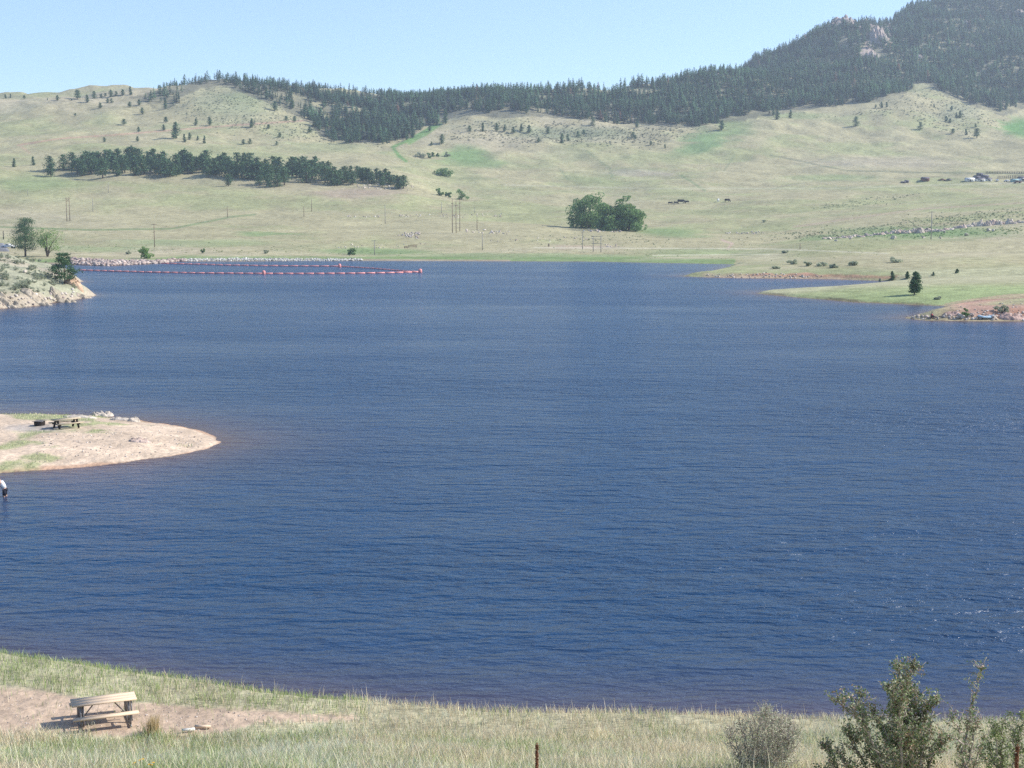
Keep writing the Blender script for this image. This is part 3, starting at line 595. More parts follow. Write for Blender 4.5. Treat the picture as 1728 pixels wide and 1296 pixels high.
# sagebrush over the rocky point: each a bush of its own
r1 = random.Random(9); n_s = 0; SG = []
while len(SG) < 95:
    a, b = r1.uniform(0, 128), r1.uniform(428, 498)
    lo = np.interp(a, [0, 60, 128], [424, 432, 474]); hi = np.interp(a, [0, 60, 128], [498, 494, 490])
    if lo < b < hi: SG.append((a, b))
SG.sort()
for i, (a, b) in enumerate(SG):
    p = at(a, b); H_ = r1.uniform(.5, 1.3)
    e = plant_tree('sagebrush', BT[i % 3], p, (H_/10*.95, H_/10*.95, H_/10), r1.random()*6, f"{'tall' if H_ > 1.2 else 'low'} grey sagebrush on the rocky point, {ordw(i+1)} counting away from the road", 'shrub', 'sagebrush on the rocky point')
# scrub dots on hills and along the ledge: uncountable ground cover
def scrub():
    r = np.random.default_rng(21); P = []; S = []; Cc = []
    zones = [([(290, 160), (380, 145), (440, 165), (520, 205), (560, 240), (480, 235), (330, 205), (280, 185)], 900, .8, (.11, .13, .085)), ([(770, 205), (900, 205), (1060, 215), (1200, 212), (1120, 245), (960, 245), (830, 240), (760, 235)], 1300, .9, (.12, .125, .09)),
             ([(520, 215), (700, 225), (640, 245), (560, 242)], 300, .9, (.12, .125, .09)), ([(1500, 175), (1560, 145), (1690, 200), (1640, 235), (1540, 205)], 600, .9, (.12, .13, .09)), ([(1370, 200), (1520, 180), (1500, 190), (1380, 195)], 100, .9, (.12, .13, .09)),
             ([(1290, 395), (1440, 385), (1600, 362), (1728, 352), (1728, 372), (1600, 382), (1450, 397), (1330, 404)], 900, .55, (.12, .15, .085)), ([(1380, 352), (1440, 338), (1545, 328), (1500, 342), (1400, 352)], 170, .6, (.13, .16, .10)),
             ([(900, 398), (1080, 395), (1180, 402), (1100, 412), (950, 410)], 120, .5, (.15, .18, .10)), ([(1360, 402), (1728, 382), (1728, 395), (1500, 402)], 350, .5, (.10, .17, .06)), ([(500, 410), (1500, 412), (1500, 436), (500, 432)], 260, .3, (.14, .2, .08)), ([(30, 412), (660, 418), (660, 428), (130, 426)], 160, .4, (.15, .2, .08))]
    for poly, n, size, col in zones:
        xs = [p[0] for p in poly]; ys = [p[1] for p in poly]; k = 0
        A = r.uniform(min(xs), max(xs), n*3); B = r.uniform(min(ys), max(ys), n*3); m = inpoly(A, B, poly); A, B = A[m][:n], B[m][:n]
        # march once for a coarse lattice of world points
        for a, b in zip(A[:n//3], B[:n//3]):
            p = at(a, b, 380)
            for q in range(3):
                P.append((p.x+r.normal()*6*q, p.y+r.normal()*6*q)); S.append(size*r.uniform(.3, 1.0)*(1 if p.y < 800 else 1.25)); Cc.append(np.array(col)*r.uniform(1.2, 2.0))
    nt = 9000; ty = r.uniform(455**.5, 1300**.5, nt)**2; tx = r.uniform(-.42, .42, nt)*ty; kk = (fbm(tx, ty, 50, 3, 95)+.3*r.random(nt) > .05); tx, ty = tx[kk], ty[kk]; hz = HH(tx, ty); kk = hz > .2; tx, ty = tx[kk], ty[kk]
    nt = len(P); P += list(zip(tx, ty)); S += list(r.uniform(.12, .4, len(tx))*np.interp(ty, [450, 1300], [.7, 1.5])); Cc += [np.array([(.26, .29, .16), (.42, .38, .25), (.20, .24, .13)][q])*1.0 for q in r.integers(0, 3, len(tx))]
    P = np.array(P); Z = HH(P[:, 0], P[:, 1]); VV = []; CC = []
    for ii, ((x, y), z, s, c) in enumerate(zip(P, Z, S, Cc)):
        m = 9 if ii < nt else 4; g = r.normal(size=(m, 3)); g /= np.linalg.norm(g, axis=1)[:, None]; g[:, 2] = abs(g[:, 2])*.7
        V, _ = leafquads(np.array([x, y, z+.1])+g*s*.7, s*1.0, r=r); VV.append(V); CC.append(np.broadcast_to(c, (len(V), 3)))
    V = np.concatenate(VV); return mesh('scrub', V, [np.arange(len(V)).reshape(-1, 4)], M['scrub'], np.concatenate(CC))
tag(obj('scrub', scrub()), 'low scattered scrub dotting the hillsides and the ledge', 'scrub', kind='stuff')

# ------------------------------------------------------------------ rocks
def ico(sub=1):
    import bmesh
    bm = bmesh.new(); bmesh.ops.create_icosphere(bm, subdivisions=sub, radius=1); V = np.array([v.co[:] for v in bm.verts]); T = np.array([[v.index for v in f.verts] for f in bm.faces]); bm.free(); return V, T
IV1, IT1 = ico(1); IV2, IT2 = ico(2); IV3, IT3 = ico(3)
def rock_shape(r, sub=1, block=.5):
    V, T = {1: (IV1, IT1), 2: (IV2, IT2), 3: (IV3, IT3)}[sub]; V = V.copy()
    d = r.normal(size=(11, 3)); d /= np.linalg.norm(d, axis=1)[:, None]
    for k in range(11):                 # chop flat facets
        lim = r.uniform(.35, .75); q = V@d[k]; ov = np.clip(q-lim, 0, None); V -= ov[:, None]*d[k]
    V += r.normal(size=V.shape)*.03; return V*np.array([r.uniform(.8, 1.3), r.uniform(.7, 1.1), r.uniform(.5, .85)]), T
def rocks_mass(name, spec, label, cat, r, cols):
    mb = MB()
    for p, s in spec:
        V, T = rock_shape(r); V = rot(V, r.uniform(-.4, .4), r.uniform(-.4, .4), r.uniform(0, 6.28))*s+np.array([p[0], p[1], p[2]+.15*s])
        mb.add(V, T=T, col=np.array(cols[r.integers(len(cols))])*r.uniform(.8, 1.15))
    return tag(mb.build(name, M['rock_attr']), label, cat, kind='stuff')
r2 = np.random.default_rng(31)
spec = []
for i in range(1500):
    a = r2.uniform(268, 612); t_, _ = ts(a, 440); yb = float(np.interp(t_, TG, FY[1])); y = yb+r2.uniform(-.5, 6)*(1 if a < 540 else r2.random()); x = float(t_)*y
    spec.append(((x, y, float(HH(np.array([x]), np.array([y]))[0])), r2.uniform(.25, .6)))
rocks_mass('riprap', spec, 'whitish riprap stones lining the far shore', 'riprap', r2, [(.54, .52, .47), (.46, .43, .39), (.60, .58, .54), (.38, .36, .29)])
spec = []
for i in range(900):
    a = r2.uniform(118, 312); t_, _ = ts(a, 446); yb = float(np.interp(t_, TG, FY[1])); w_ = np.interp(a, [118, 200, 312], [22, 13, 1]); y = yb+r2.uniform(-1, 1)*1+r2.random()*w_; x = float(t_)*y
    spec.append(((x, y, float(HH(np.array([x]), np.array([y]))[0])), r2.uniform(.5, 1.3)))
rocks_mass('rubble', spec, 'pinkish brown rubble bank where the far shore meets the point', 'rubble', r2, [(.38, .29, .25), (.45, .36, .31), (.30, .23, .20), (.50, .42, .36)])
spec = []                                # loose stones at the waterlines, in the meadow and on the banks
def strew(poly, n, s0, s1):
    xs = [p[0] for p in poly]; ys = [p[1] for p in poly]; k = 0
    while k < n:
        a, b = r2.uniform(min(xs), max(xs)), r2.uniform(min(ys), max(ys))
        if inpoly(np.array([a]), np.array([b]), poly)[0]: spec.append((at(a, b), r2.uniform(s0, s1))); k += 1
strew([(0, 500), (60, 494), (100, 496), (130, 485), (158, 496), (130, 505), (60, 515), (0, 520)], 60, .2, .6)
strew([(1530, 534), (1640, 530), (1728, 528), (1728, 541), (1540, 539)], 120, .15, .5)
strew([(1600, 520), (1728, 508), (1728, 530), (1620, 532)], 50, .1, .3)
strew([(1190, 464), (1300, 460), (1400, 466), (1340, 470), (1200, 468)], 70, .2, .5)
strew([(580, 364), (640, 364), (640, 367), (580, 367)], 18, .4, .9); strew([(670, 363), (850, 361), (850, 367), (670, 367)], 50, .4, .9); strew([(680, 392), (710, 392), (705, 404), (672, 398)], 40, .5, 1.0)
strew([(780, 386), (860, 390), (860, 396), (780, 392)], 40, .4, .9); strew([(560, 414), (720, 410), (720, 418), (560, 420)], 30, .3, .6); strew([(985, 386), (1050, 388), (1050, 392), (985, 392)], 24, .5, 1.0); strew([(1020, 412), (1045, 412), (1045, 417), (1020, 417)], 14, .4, .8); strew([(590, 310), (700, 312), (700, 322), (600, 318)], 60, .5, 1.1)
strew([(820, 402), (1000, 400), (1000, 408), (820, 408)], 26, .3, .8); strew([(1225, 393), (1290, 390), (1290, 394), (1225, 397)], 30, .4, .9); strew([(0, 350), (60, 350), (60, 356), (10, 356)], 6, .4, .8)
strew([(60, 735), (250, 715), (350, 735), (340, 755), (200, 775), (60, 780)], 260, .03, .12); strew([(0, 1170), (200, 1190), (500, 1206), (430, 1218), (300, 1238), (0, 1238)], 260, .012, .05)
rocks_mass('rubble', spec, 'loose pale stones strewn over shores and meadow', 'stones', r2, [(.50, .43, .36), (.58, .50, .42), (.40, .32, .27), (.62, .56, .5)])
def boulder(px_, py_, wpx, hpx_, label, m='rock_pale', group=None, ymin=0, rz=None, deep=1.0, name='boulder'):
    p = at(px_, py_, ymin); w = hpx(p, wpx)/2; h_ = hpx(p, hpx_)
    V, T = rock_shape(r2, 3); V = V/np.abs(V).max(0); V += .05*np.stack([fbm(V[:, 1]*3+5, V[:, 2]*3+px_, 1, 3, 7)]*3, 1)
    V = V*np.array([w, w*deep, h_*.62])+np.array([0, 0, h_*.36])
    return tag(obj(name, mesh(name, V, [T], M[m]), None, p), label, 'boulder', group)
def outcrop(px_, py_, wpx, hpx_, label, m='rock_pale', deep=.8, cells=14, seed=1, name='rock_outcrop', ymin=0, strata=.5, rz=0, cat='rock outcrop'):
    """one jagged bedrock mass: a dome broken into stepped blocks, seated in the slope"""
    p = at(px_, py_, ymin); w = hpx(p, wpx)/2; Hh = hpx(p, hpx_); r = np.random.default_rng(seed)
    n = 40 if wpx < 80 else 70; u = np.linspace(-1, 1, n); U, V_ = np.meshgrid(u, u[::2] if n > 20 else u, indexing='ij'); sh = U.shape
    s_ = r.uniform(-1, 1, (cells*3, 2)); lv = r.random(cells*3); gx = r.normal(size=(cells*3, 2))*.35
    D = np.stack([((U-a)*1.0)**2+((V_-b)*1.6)**2 for a, b in s_]); k = D.argmin(0); D.sort(axis=0); crack = np.clip((np.sqrt(D[1])-np.sqrt(D[0]))*9, 0, 1)
    dome = np.clip(1-np.abs(U)**2.4-np.abs(V_)**2.2+.12*fbm(U*3+seed, V_*3, 1, 3, seed), 0, 1)
    step = .45+.75*lv[k]+gx[k, 0]*(U-s_[k, 0])+gx[k, 1]*(V_-s_[k, 1])+.16*fbm(U*6, V_*6+seed, 1, 3, seed+3)
    hh = Hh*np.clip(dome, 0, 1)**.45*step*(.72+.28*crack)
    c, q = math.cos(rz), math.sin(rz); X = U*w; Y = V_*w*deep; x = p.x+X*c-Y*q; y = p.y+X*q+Y*c
    z = HH(x, y); X0 = x-p.x; Y0 = y-p.y; Z = z-p.z+hh-.25*Hh*(dome < .02)-.12*Hh
    return tag(obj(name, mesh(name, np.stack([X0, Y0, Z], -1).reshape(-1, 3), [grid_faces(*sh)], M[m]), None, p), label, cat)
outcrop(172, 702, 42, 11, 'jagged pale rock outcrop at the back edge of the sandy peninsula', seed=2, deep=.5); outcrop(135, 704, 60, 5, 'low pale rock shelf beside the jagged outcrop on the peninsula', seed=3, deep=.4)
outcrop(205, 709, 42, 6, 'flat pale rock slab beyond the jagged outcrop, towards the tip', seed=4, deep=.4); outcrop(226, 711, 22, 8, 'rounded pale rock at the end of the slab on the peninsula', seed=5, cells=4)
outcrop(236, 745, 40, 7, 'pinkish rubble mound in the middle of the sandy peninsula', 'rock_pink', seed=6, cells=40, deep=.5)
outcrop(114, 510, 38, 17, 'big pale cracked boulder at the tip of the rocky point', 'rock_buff', seed=7, cells=5, deep=.45, cat='boulder'); outcrop(95, 503, 24, 14, 'tilted slab behind the big cracked boulder', 'rock_buff', seed=8, cells=5, deep=.5); outcrop(143, 503, 30, 7, 'low broken rocks at the very tip of the point', 'rock_buff', seed=9, deep=.4)
outcrop(66, 512, 62, 12, 'long buff rock shelf along the waterline of the point', 'rock_buff', seed=10, deep=.3, cells=10); outcrop(18, 517, 60, 13, 'buff rock shelf under the sagebrush at the shore of the point', 'rock_buff', seed=11, deep=.3, cells=10); outcrop(126, 481, 30, 13, 'orange rock knob behind the squat pine', 'rock_orange', seed=12, deep=.6, cells=8)
boulder(42, 460, 8, 5, 'small white boulder amid the sagebrush')
boulder(1623, 538, 12, 9, 'rounded pale boulder below the green bush on the red bank'); boulder(1609, 539, 6, 4, 'small boulder beside the rounded one at the waterline'); boulder(1542, 539, 4, 6, 'upright little rock near the tip of the red bank spit'); boulder(1653, 539, 6, 5, 'pinkish boulder beside the pale blue raft', 'rock'); boulder(1676, 538, 12, 7, 'grey angular boulder under the scrubby bush', 'rock'); boulder(1582, 539, 5, 4, 'small rock beside the seated person', 'rock')
outcrop(1706, 538, 44, 10, 'reddish rocky outcrop at the end of the red bank', 'rock_red', seed=13, deep=.5, cells=16); outcrop(1605, 531, 30, 5, 'dark overhung ledge in the red bank above the seated person', 'rock_red', seed=14, deep=.3, cells=8)
for i, (a, b, w, h_) in enumerate([(1508, 403, 12, 7), (1558, 402, 8, 5), (1594, 393, 5, 6), (1630, 398, 9, 5), (1668, 390, 8, 6), (1676, 391, 5, 5), (1587, 403, 5, 4), (1400, 404, 8, 5), (1411, 407, 6, 3), (1435, 404, 5, 4)][:0]+sorted([(1508, 403, 12, 7), (1558, 402, 8, 5), (1594, 393, 5, 6), (1630, 398, 9, 5), (1668, 390, 8, 6), (1676, 391, 5, 5), (1587, 403, 5, 4), (1400, 404, 8, 5), (1411, 407, 6, 3), (1435, 404, 5, 4)])):
    boulder(a, b, w, h_, f"pale boulder fallen below the long rock ledge, {ordw(i+1)} from the left", group='boulders below the rock ledge', ymin=500)
# long rock ledge on the right-hand meadow: blocks side by side, each a thing of its own
def ledge():
    r = np.random.default_rng(41); ln = [(1388, 403), (1420, 402), (1450, 400), (1480, 397), (1510, 394), (1540, 393), (1570, 392), (1600, 388), (1640, 382), (1680, 380), (1728, 376), (1800, 370)]; a = 1388; i = 0
    lx, ly = [q[0] for q in ln], [q[1] for q in ln]
    while a < 1735:
        wd = np.interp(a, [1388, 1480, 1545, 1600, 1640, 1735], [4, 6, 13, 7, 11, 9])*r.uniform(.6, 1.35); hg = np.interp(a, [1388, 1480, 1550, 1600, 1650, 1735], [3, 5, 10, 5, 9, 7])*r.uniform(.6, 1.1)
        outcrop(a+wd/2, float(np.interp(a+wd/2, lx, ly))+r.normal()*.5, wd*1.5, hg, f"pinkish {'tall' if hg > 6 else 'low'} block of the long rock ledge, {ordw(i+1)} from its low end", ['rock_pink', 'rock', 'rock_pale'][r.integers(3)], .5+.4*r.random(), 5, 300+i, 'ledge_rock', 480, cat='rock')
        C.objects[-1]['group'] = 'blocks of the long rock ledge'; a += wd; i += 1
ledge()
def crag(a, b, w, h_, seed, label, cells=16, deep=.8): outcrop(a, b, w, h_, label, 'rock_crag', deep, cells, seed, 'crag', 1200, cat='crag')
crag(1421, 43, 50, 17, 50, 'bare rocky crag crowning the lower summit of the mountain', 24); crag(1482, 64, 32, 19, 51, 'tallest pinkish cliff just below the mountain summit', 24, 1.3); crag(1460, 40, 24, 8, 52, 'low broken crag on the crest between the summit crag and the cliff')
crag(1470, 98, 27, 11, 53, 'small pale crag standing out of the forest under the cliff'); crag(1720, 24, 22, 8, 54, 'pale crag high in the forest at the corner of the mountain', 8); crag(1628, 40, 14, 7, 55, 'tiny grey crag amid the high forest', 8)
crag(1241, 143, 14, 11, 56, 'pinkish rocks showing through the trees on the ridge', 8); crag(1212, 130, 8, 7, 57, 'little pink rock near the skyline of the wooded ridge', 4); crag(1552, 97, 10, 7, 58, 'small grey rock in the forest below the mountain saddle', 4)

# ------------------------------------------------------------------ poles, cattle, ranch
def pole(px_, py_, top, label, arms=(), m='pole', name='utility_pole', r=.16):
    p = at(px_, py_); H_ = hpx(p, py_-top); e = empty(name, p)
    MB().tube([[0, 0, -.5], [0, 0, H_]], [r, r*.65], 7).build('pole', M[m], e)
    for az, L in arms: MB().box((0, -.2, H_*az), (L, .14, .16)).build('crossarm', M[m], e)
    tag(e, label, 'utility pole', 'utility poles across the meadow'); return e
pole(261, 417, 378, 'brown timber pole by the bright green bush on the far shore', [(.97, 2.2)])
pole(384, 367, 348, 'dark timber pole where the green drainage line ends')
pole(632, 430, 406, 'pale pole beside the dark bush at the riprap end', [(.98, 2)], 'pole_grey')
pole(513, 366, 348, 'thin pole on the meadow below the pine belt'); pole(526, 357, 336, 'thin pole uphill of its neighbour below the pine belt')
pole(650, 378, 345, 'tall thin pole above the meadow stones', (), 'pole_grey'); pole(801, 360, 349, 'short distant pole uphill of the three-pole group', (), 'pole_grey')
pole(805, 388, 367, 'short pole close beside the three-pole group'); pole(814, 422, 392, 'pale pole between the stones and the shore', (), 'pole_grey')
pole(983, 421, 392, 'single dark pole beside the timber frame', [(.97, 1)], 'pole_grey'); pole(1571, 404, 357, 'tall pole with a crossarm standing before the rock ledge', [(.97, 2.6)], 'pole_grey', r=.2)
pole(1350, 421, 411, 'short post on the meadow near the low end of the ledge'); pole(47, 330, 318, 'pale short pole on the green slope at the field edge', (), 'pole_grey'); pole(183, 325, 308, 'pale pole below the start of the pine belt', (), 'pole_grey')
pole(745, 360, 341, 'faint pole nearest the foot of the bare ridge', (), 'pole_grey'); pole(157, 358, 335, 'faint thin pole uphill of the two-pole frame', (), 'pole_grey')
def frame_poles(cols, label, bars, name, m='pole'):
    p0 = at(cols[0][0], cols[0][1]); e = empty(name, p0); ends = []
    for a, b, tp in cols:
        p = at(a, b); H_ = hpx(p, b-tp); q = p-p0; MB().tube([[q.x, q.y, q.z-.5], [q.x, q.y, q.z+H_]], [.17, .11], 7).build('pole', M[m], e); ends.append((q, H_))
    (qa, ha), (qb, hb) = ends[0], ends[-1]
    for f in bars: MB().tube([(qa.x-.6, qa.y, qa.z+ha*f), (qb.x+.6, qb.y, qb.z+hb*f)], .09, 5).build('crossbar', M[m], e)
    tag(e, label, 'utility pole'); return e, ends
e, ends = frame_poles([(113, 374, 333), (118, 373, 333)], 'pair of brown poles with crossed bracing at the top, near the point', [.93], 'power_line_frame')
(qa, ha), (qb, hb) = ends; MB().tube([(qa.x, qa.y, qa.z+ha*.8), (qb.x, qb.y, qb.z+hb*.93)], .08, 5).tube([(qa.x, qa.y, qa.z+ha*.93), (qb.x, qb.y, qb.z+hb*.8)], .08, 5).build('brace', M['pole'], e)
frame_poles([(1001, 425, 398), (1014, 426, 398)], 'grey two-pole timber frame with crossbars on the far shore', [.95, .52, .8], 'power_line_frame', 'pole_grey')
for a, b, tp, lb in [(763.5, 393, 336, 'tall brown power pole, western one of the group of three'), (769.7, 393, 340, 'tall brown power pole, middle one of the group of three'), (776, 390, 336, 'tall brown power pole, eastern one of the group of three')]:
    pole(a, b, tp, lb, [(.86, 1.2)])
def gate(px_, py_, w, h_, label, name='gate'):
    p = at(px_, py_); W_ = hpx(p, w); H_ = hpx(p, h_); e = empty(name, p)
    for s in (-1, 1): MB().tube([(s*W_/2, 0, -.3), (s*W_/2, 0, H_)], .12, 6).build('post', M['pole'], e)
    mb = MB()
    for k in range(4): mb.box((0, 0, H_*(.25+.2*k)), (W_, .06, .1))
    mb.build('rail', M['rust'], e); tag(e, label, name)
gate(696, 418, 13, 5, 'brown timber gate on the bank near the shore'); gate(685, 419, 5, 4, 'short fence panel beside the brown gate', 'fence'); gate(926, 416, 1.5, 5, 'dark twin post on the far shore meadow', 'gatepost')
def cow(px_, py_, label, m='black', rz=0, s=1.0, graze=True):
    p = at(px_, py_, 600); e = empty('cow', p, rz); e.scale = (s, s, s); mb = MB()
    # one continuous body: trunk, neck and head as a single loft
    path = [(-1.15, 0, 1.05), (-1.0, 0, 1.1), (-.5, 0, 1.02), (0, 0, .98), (.5, 0, 1.0), (.85, 0, 1.1), (1.15, 0, 1.05 if graze else 1.3), (1.4, 0, .6 if graze else 1.5), (1.55, 0, .32 if graze else 1.45), (1.62, 0, .12 if graze else 1.35)]
    mb.tube(path, [.18, .36, .42, .45, .44, .38, .22, .17, .17, .09], 10)
    for lx, ly in ((-.9, .22), (-.9, -.22), (.75, .2), (.75, -.2)):
        k = -.1 if lx < 0 else .03
        mb.tube([(lx, ly, .95), (lx+.05, ly, .6), (lx+k, ly, .35), (lx, ly, 0)], [.17, .1, .06, .07], 6)
    mb.tube([(-1.15, 0, 1.2), (-1.25, 0, .9), (-1.24, 0, .5)], [.04, .03, .05], 5)
    for s_ in (-1, 1): mb.tube([(1.42, .1*s_, .66 if graze else 1.58), (1.4, .28*s_, .66 if graze else 1.6)], [.06, .02], 5)
    mb.build('body', M[m], e, True); tag(e, label, 'cow')
cow(1131, 345, 'small black cow, hindmost of the four on the meadow', rz=0, s=1.1); cow(1140.5, 344.5, 'small black cow between its herd mates on the meadow', rz=.3, s=1.1); cow(1149, 343.5, 'largest black cow of the four on the meadow', rz=0, s=1.7); cow(1159, 343, 'black cow leading the row of four', rz=3.1, s=1.1)
cow(1212, 341, 'white cow standing alone on the meadow', 'white', 1.3, 1.3, False); cow(1227, 341, 'black cow grazing beside the white cow', rz=.4, s=1.4)
def shed(px_, py_, w, h_, d, label, wall='greyroof', roof='greyroof', rz=0, name='shed', wins=2):
    p = at(px_, py_, 700); W_ = hpx(p, w); H_ = hpx(p, h_); e = empty(name, p, rz)
    MB().box((0, 0, H_*.3), (W_, d, H_*.75)).build('wall', M[wall], e)
    mb = MB(); o = .3; z1, z2 = H_*.68, H_
    V = [(-W_/2-o, -d/2-o, z1), (W_/2+o, -d/2-o, z1), (W_/2+o, 0, z2), (-W_/2-o, 0, z2), (-W_/2-o, d/2+o, z1), (W_/2+o, d/2+o, z1)]
    mb.add(V+[(a, b, c-.15) for a, b, c in V], [[0, 1, 2, 3], [3, 2, 5, 4], [7, 6, 9, 8], [8, 9, 10, 11], [0, 6, 7, 1], [4, 5, 11, 10]], [[0, 3, 6], [3, 9, 6], [3, 4, 9], [4, 10, 9], [1, 7, 2], [2, 7, 8], [2, 8, 5], [5, 8, 11]]); mb.build('roof', M[roof], e)
    for k in range(wins): MB().box((-W_*.25+k*W_*.5, -d/2-.02, H_*.38), (min(1.2, W_*.2), .08, H_*.25)).build('window', M['glass'], e)
    MB().box((0, -d/2-.03, H_*.26), (1.0, .08, H_*.5)).build('door', M['dark_wood'], e)
    tag(e, label, name)
shed(1561, 305, 11, 6, 5, 'small dark red-brown shed standing by itself west of the ranch', 'rust'); shed(1661, 301, 10, 6, 6, 'dark roofed barn at the back of the ranch'); shed(1648, 302, 9, 5, 5, 'dark low shed beside the ranch barn', wins=0)
shed(1636, 306, 14, 6, 4, 'long white trailer at the ranch, westernmost', 'white', 'white', name='trailer'); shed(1654, 306, 14, 6, 4, 'white trailer beside the dark barn', 'white', 'greyroof', name='trailer'); shed(1668, 305.5, 8, 5, 4, 'short grey-roofed trailer in the ranch row', 'white', 'greyroof', name='trailer'); shed(1712, 307, 11, 5, 5, 'pale teal roofed shed at the ranch yard', 'teal', 'teal'); shed(1724, 306, 9, 8, 6, 'grey-roofed ranch house at the east end', 'white', 'greyroof', name='house'); shed(1653, 296, 8, 4, 4, 'tiny shed uphill behind the barn', wins=0); shed(1530, 308, 5, 4, 3, 'dark hut at the west corner of the ranch paddock', wins=0); shed(1524, 309, 6, 3, 3, 'low dark stock shelter by the hut', wins=0)
def vehicle(px_, py_, L, label, m, rz=0, name='parked_truck', ymin=0, group=None):
    p = at(px_, py_, ymin); e = empty(name, p, rz); s = L/5.4; e.scale = (s, s, s)
    prof = [(-2.7, .5), (-2.7, 1.0), (-.55, 1.02), (-.4, 1.62), (.75, 1.62), (1.25, 1.08), (2.5, .98), (2.7, .8), (2.7, .45)]
    mb = MB(); n = len(prof)
    V = [(a, -.92, b) for a, b in prof]+[(a, .92, b) for a, b in prof]; Q = [[i, (i+1) % n, (i+1) % n+n, i+n] for i in range(n)]
    T = [[0, i+1, i] for i in range(1, n-1)]+[[n, n+i, n+i+1] for i in range(1, n-1)]
    mb.add(V, Q, T); mb.build('body', M[m], e)
    for sd in (-1, 1):
        MB().box((.15, .925*sd, 1.35), (1.0, .02, .36)).build('window', M['glass'], e)
        for wx in (-1.7, 1.75): MB().tube([(wx, .78*sd, .38), (wx, .97*sd, .38)], .38, 14).build('wheel', M['rubber'], e)
    MB().box((1.04, 0, 1.36), (.03, 1.5, .42), ry=-.75).build('windscreen', M['glass'], e)
    tag(e, label, 'truck' if 'truck' in name else 'car', group); return e
vehicle(15, 419, 5.4, 'white pickup truck parked behind the road on the rocky point', 'white', rz=3.0)
for i, (a, b, m, lb) in enumerate([(1590, 305, 'rust', 'rusty tractor-sized vehicle in the paddock, first from the shed'), (1601, 305, 'greyroof', 'dark vehicle in the paddock beside the rusty one'), (1683, 306, 'white', 'white vehicle in the ranch yard'), (1699, 307, 'white', 'white vehicle next to the teal shed'), (1717, 309, 'rust', 'red-brown vehicle in front of the ranch house')]): vehicle(a, b, 5, lb, m, rz=i*.6, name='parked_car', ymin=700)
def fence(pts, n, label, h_=1.6):
    e = empty('fence', at(*pts[0], 700)); o = e.location.copy(); P = []
    for k in range(n):
        f = k/(n-1)*(len(pts)-1); i = min(int(f), len(pts)-2); w = f-i; P.append(at(pts[i][0]*(1-w)+pts[i+1][0]*w, pts[i][1]*(1-w)+pts[i+1][1]*w, 700)-o)
    for q in P: MB().box((q.x, q.y, q.z+h_/2-.2), (.3, .3, h_+.4)).build('post', M['dark_wood'], e)
    for z in (.6, 1.3): MB().tube([(q.x, q.y, q.z+z*h_/1.6) for q in P], .1, 4).build('rail', M['dark_wood'], e)
    tag(e, label, 'fence')
fence([(1664, 293), (1690, 293), (1728, 293)], 20, 'dark rail fence on the slope behind the ranch'); fence([(1684, 302), (1710, 301), (1728, 301)], 16, 'dark stock pen rails beside the ranch trailers', 2.2)

# ------------------------------------------------------------------ boom of orange floats
def boom():
    A = [(133, 456.5), (180, 458), (250, 460), (330, 461.5), (440, 462.5), (520, 462.5), (600, 462), (660, 461), (710, 459.5)]
    B = [(710, 459.5), (670, 457), (630, 453.5), (573, 450)]; D = [(573, 450), (500, 449.5), (432, 449), (380, 448), (330, 446.5), (272, 445)]
    x0, y0 = z0(445, 462); e = empty('floating_boom', (x0, y0, 0))
    def run(pts, n, rad):
        W_ = np.array([z0(*p) for p in pts]); L = np.r_[0, np.cumsum(np.hypot(*np.diff(W_, axis=0).T))]; q = np.linspace(0, L[-1], n+1)
        X = np.interp(q, L, W_[:, 0])-x0; Y = np.interp(q, L, W_[:, 1])-y0
        for i in range(n):
            a = np.array([X[i], Y[i], .12]); b = np.array([X[i+1], Y[i+1], .12]); d = b-a
            MB().tube([a+d*.03, a+d*.04, a+d*.96, a+d*.97], [rad*.6, rad, rad, rad*.6], 9).build('float', M['orange'], e, False)
        MB().tube(np.stack([X, Y, 0*X+.12], 1), .07, 5).build('cable', M['cable'], e)
    run(A, 38, .23); run(B, 17, .18); run(D, 20, .22)
    for a, b, r_ in ((445, 463, .48), (709, 460, .52), (573, 451, .48)):
        x, y = z0(a, b); o = np.array([x-x0, y-y0, 0])
        MB().tube([o+[0, 0, -.4], o+[0, 0, -.2], o+[0, 0, .75], o+[0, 0, .95], o+[0, 0, 1.05]], [r_*.5, r_, r_, r_*.7, r_*.3], 12).build('buoy', M['orange'], e)
    tag(e, 'orange debris boom of linked floats with three drum buoys stretched across the water', 'boom')
boom()

# ------------------------------------------------------------------ picnic tables
def picnic_near():
    p = at(176, 1218); e = empty('picnic_table', p, R(22)); e.scale = (.94, .94, .96); L = 2.1
    for k in (-1, 0, 1): MB().box((0, k*.262, .765), (L, .25, .042)).build('top_plank', M['plank'], e)
    for s in (-1, 1):
        MB().box((0, s*.78, .46), (L, .26, .045)).build('seat', M['plank'], e)
    for x in (-.78, .78):
        f = MB(); f.tube([(x, -.36, .73), (x, .36, .73)], .03, 6)
        for s in (-1, 1): f.tube([(x, s*.26, .73), (x, s*.30, .4), (x, s*.36, .03)], .034, 7); f.tube([(x+.09, s*.26, .73), (x+.09, s*.30, .4), (x+.09, s*.34, .03)], .03, 6); f.tube([(x, s*.88, .43), (x, s*.32, .43)], .03, 6); f.tube([(x, s*.78, .43), (x, s*.74, .02)], .034, 7)
        f.tube([(x, -.9, .04), (x, .9, .04)], .03, 6); f.build('leg_frame', M['steel'], e)
        MB().tube([(x*.92, 0, .2), (x*.35, 0, .72)], .022, 6).build('brace', M['steel'], e)
    MB().tube([(-.78, 0, .2), (.78, 0, .2)], .018, 5).build('stretcher', M['steel'], e)
    tag(e, 'pale plank picnic table with steel pipe frame on the bare dirt by the near shore', 'picnic table')
picnic_near()
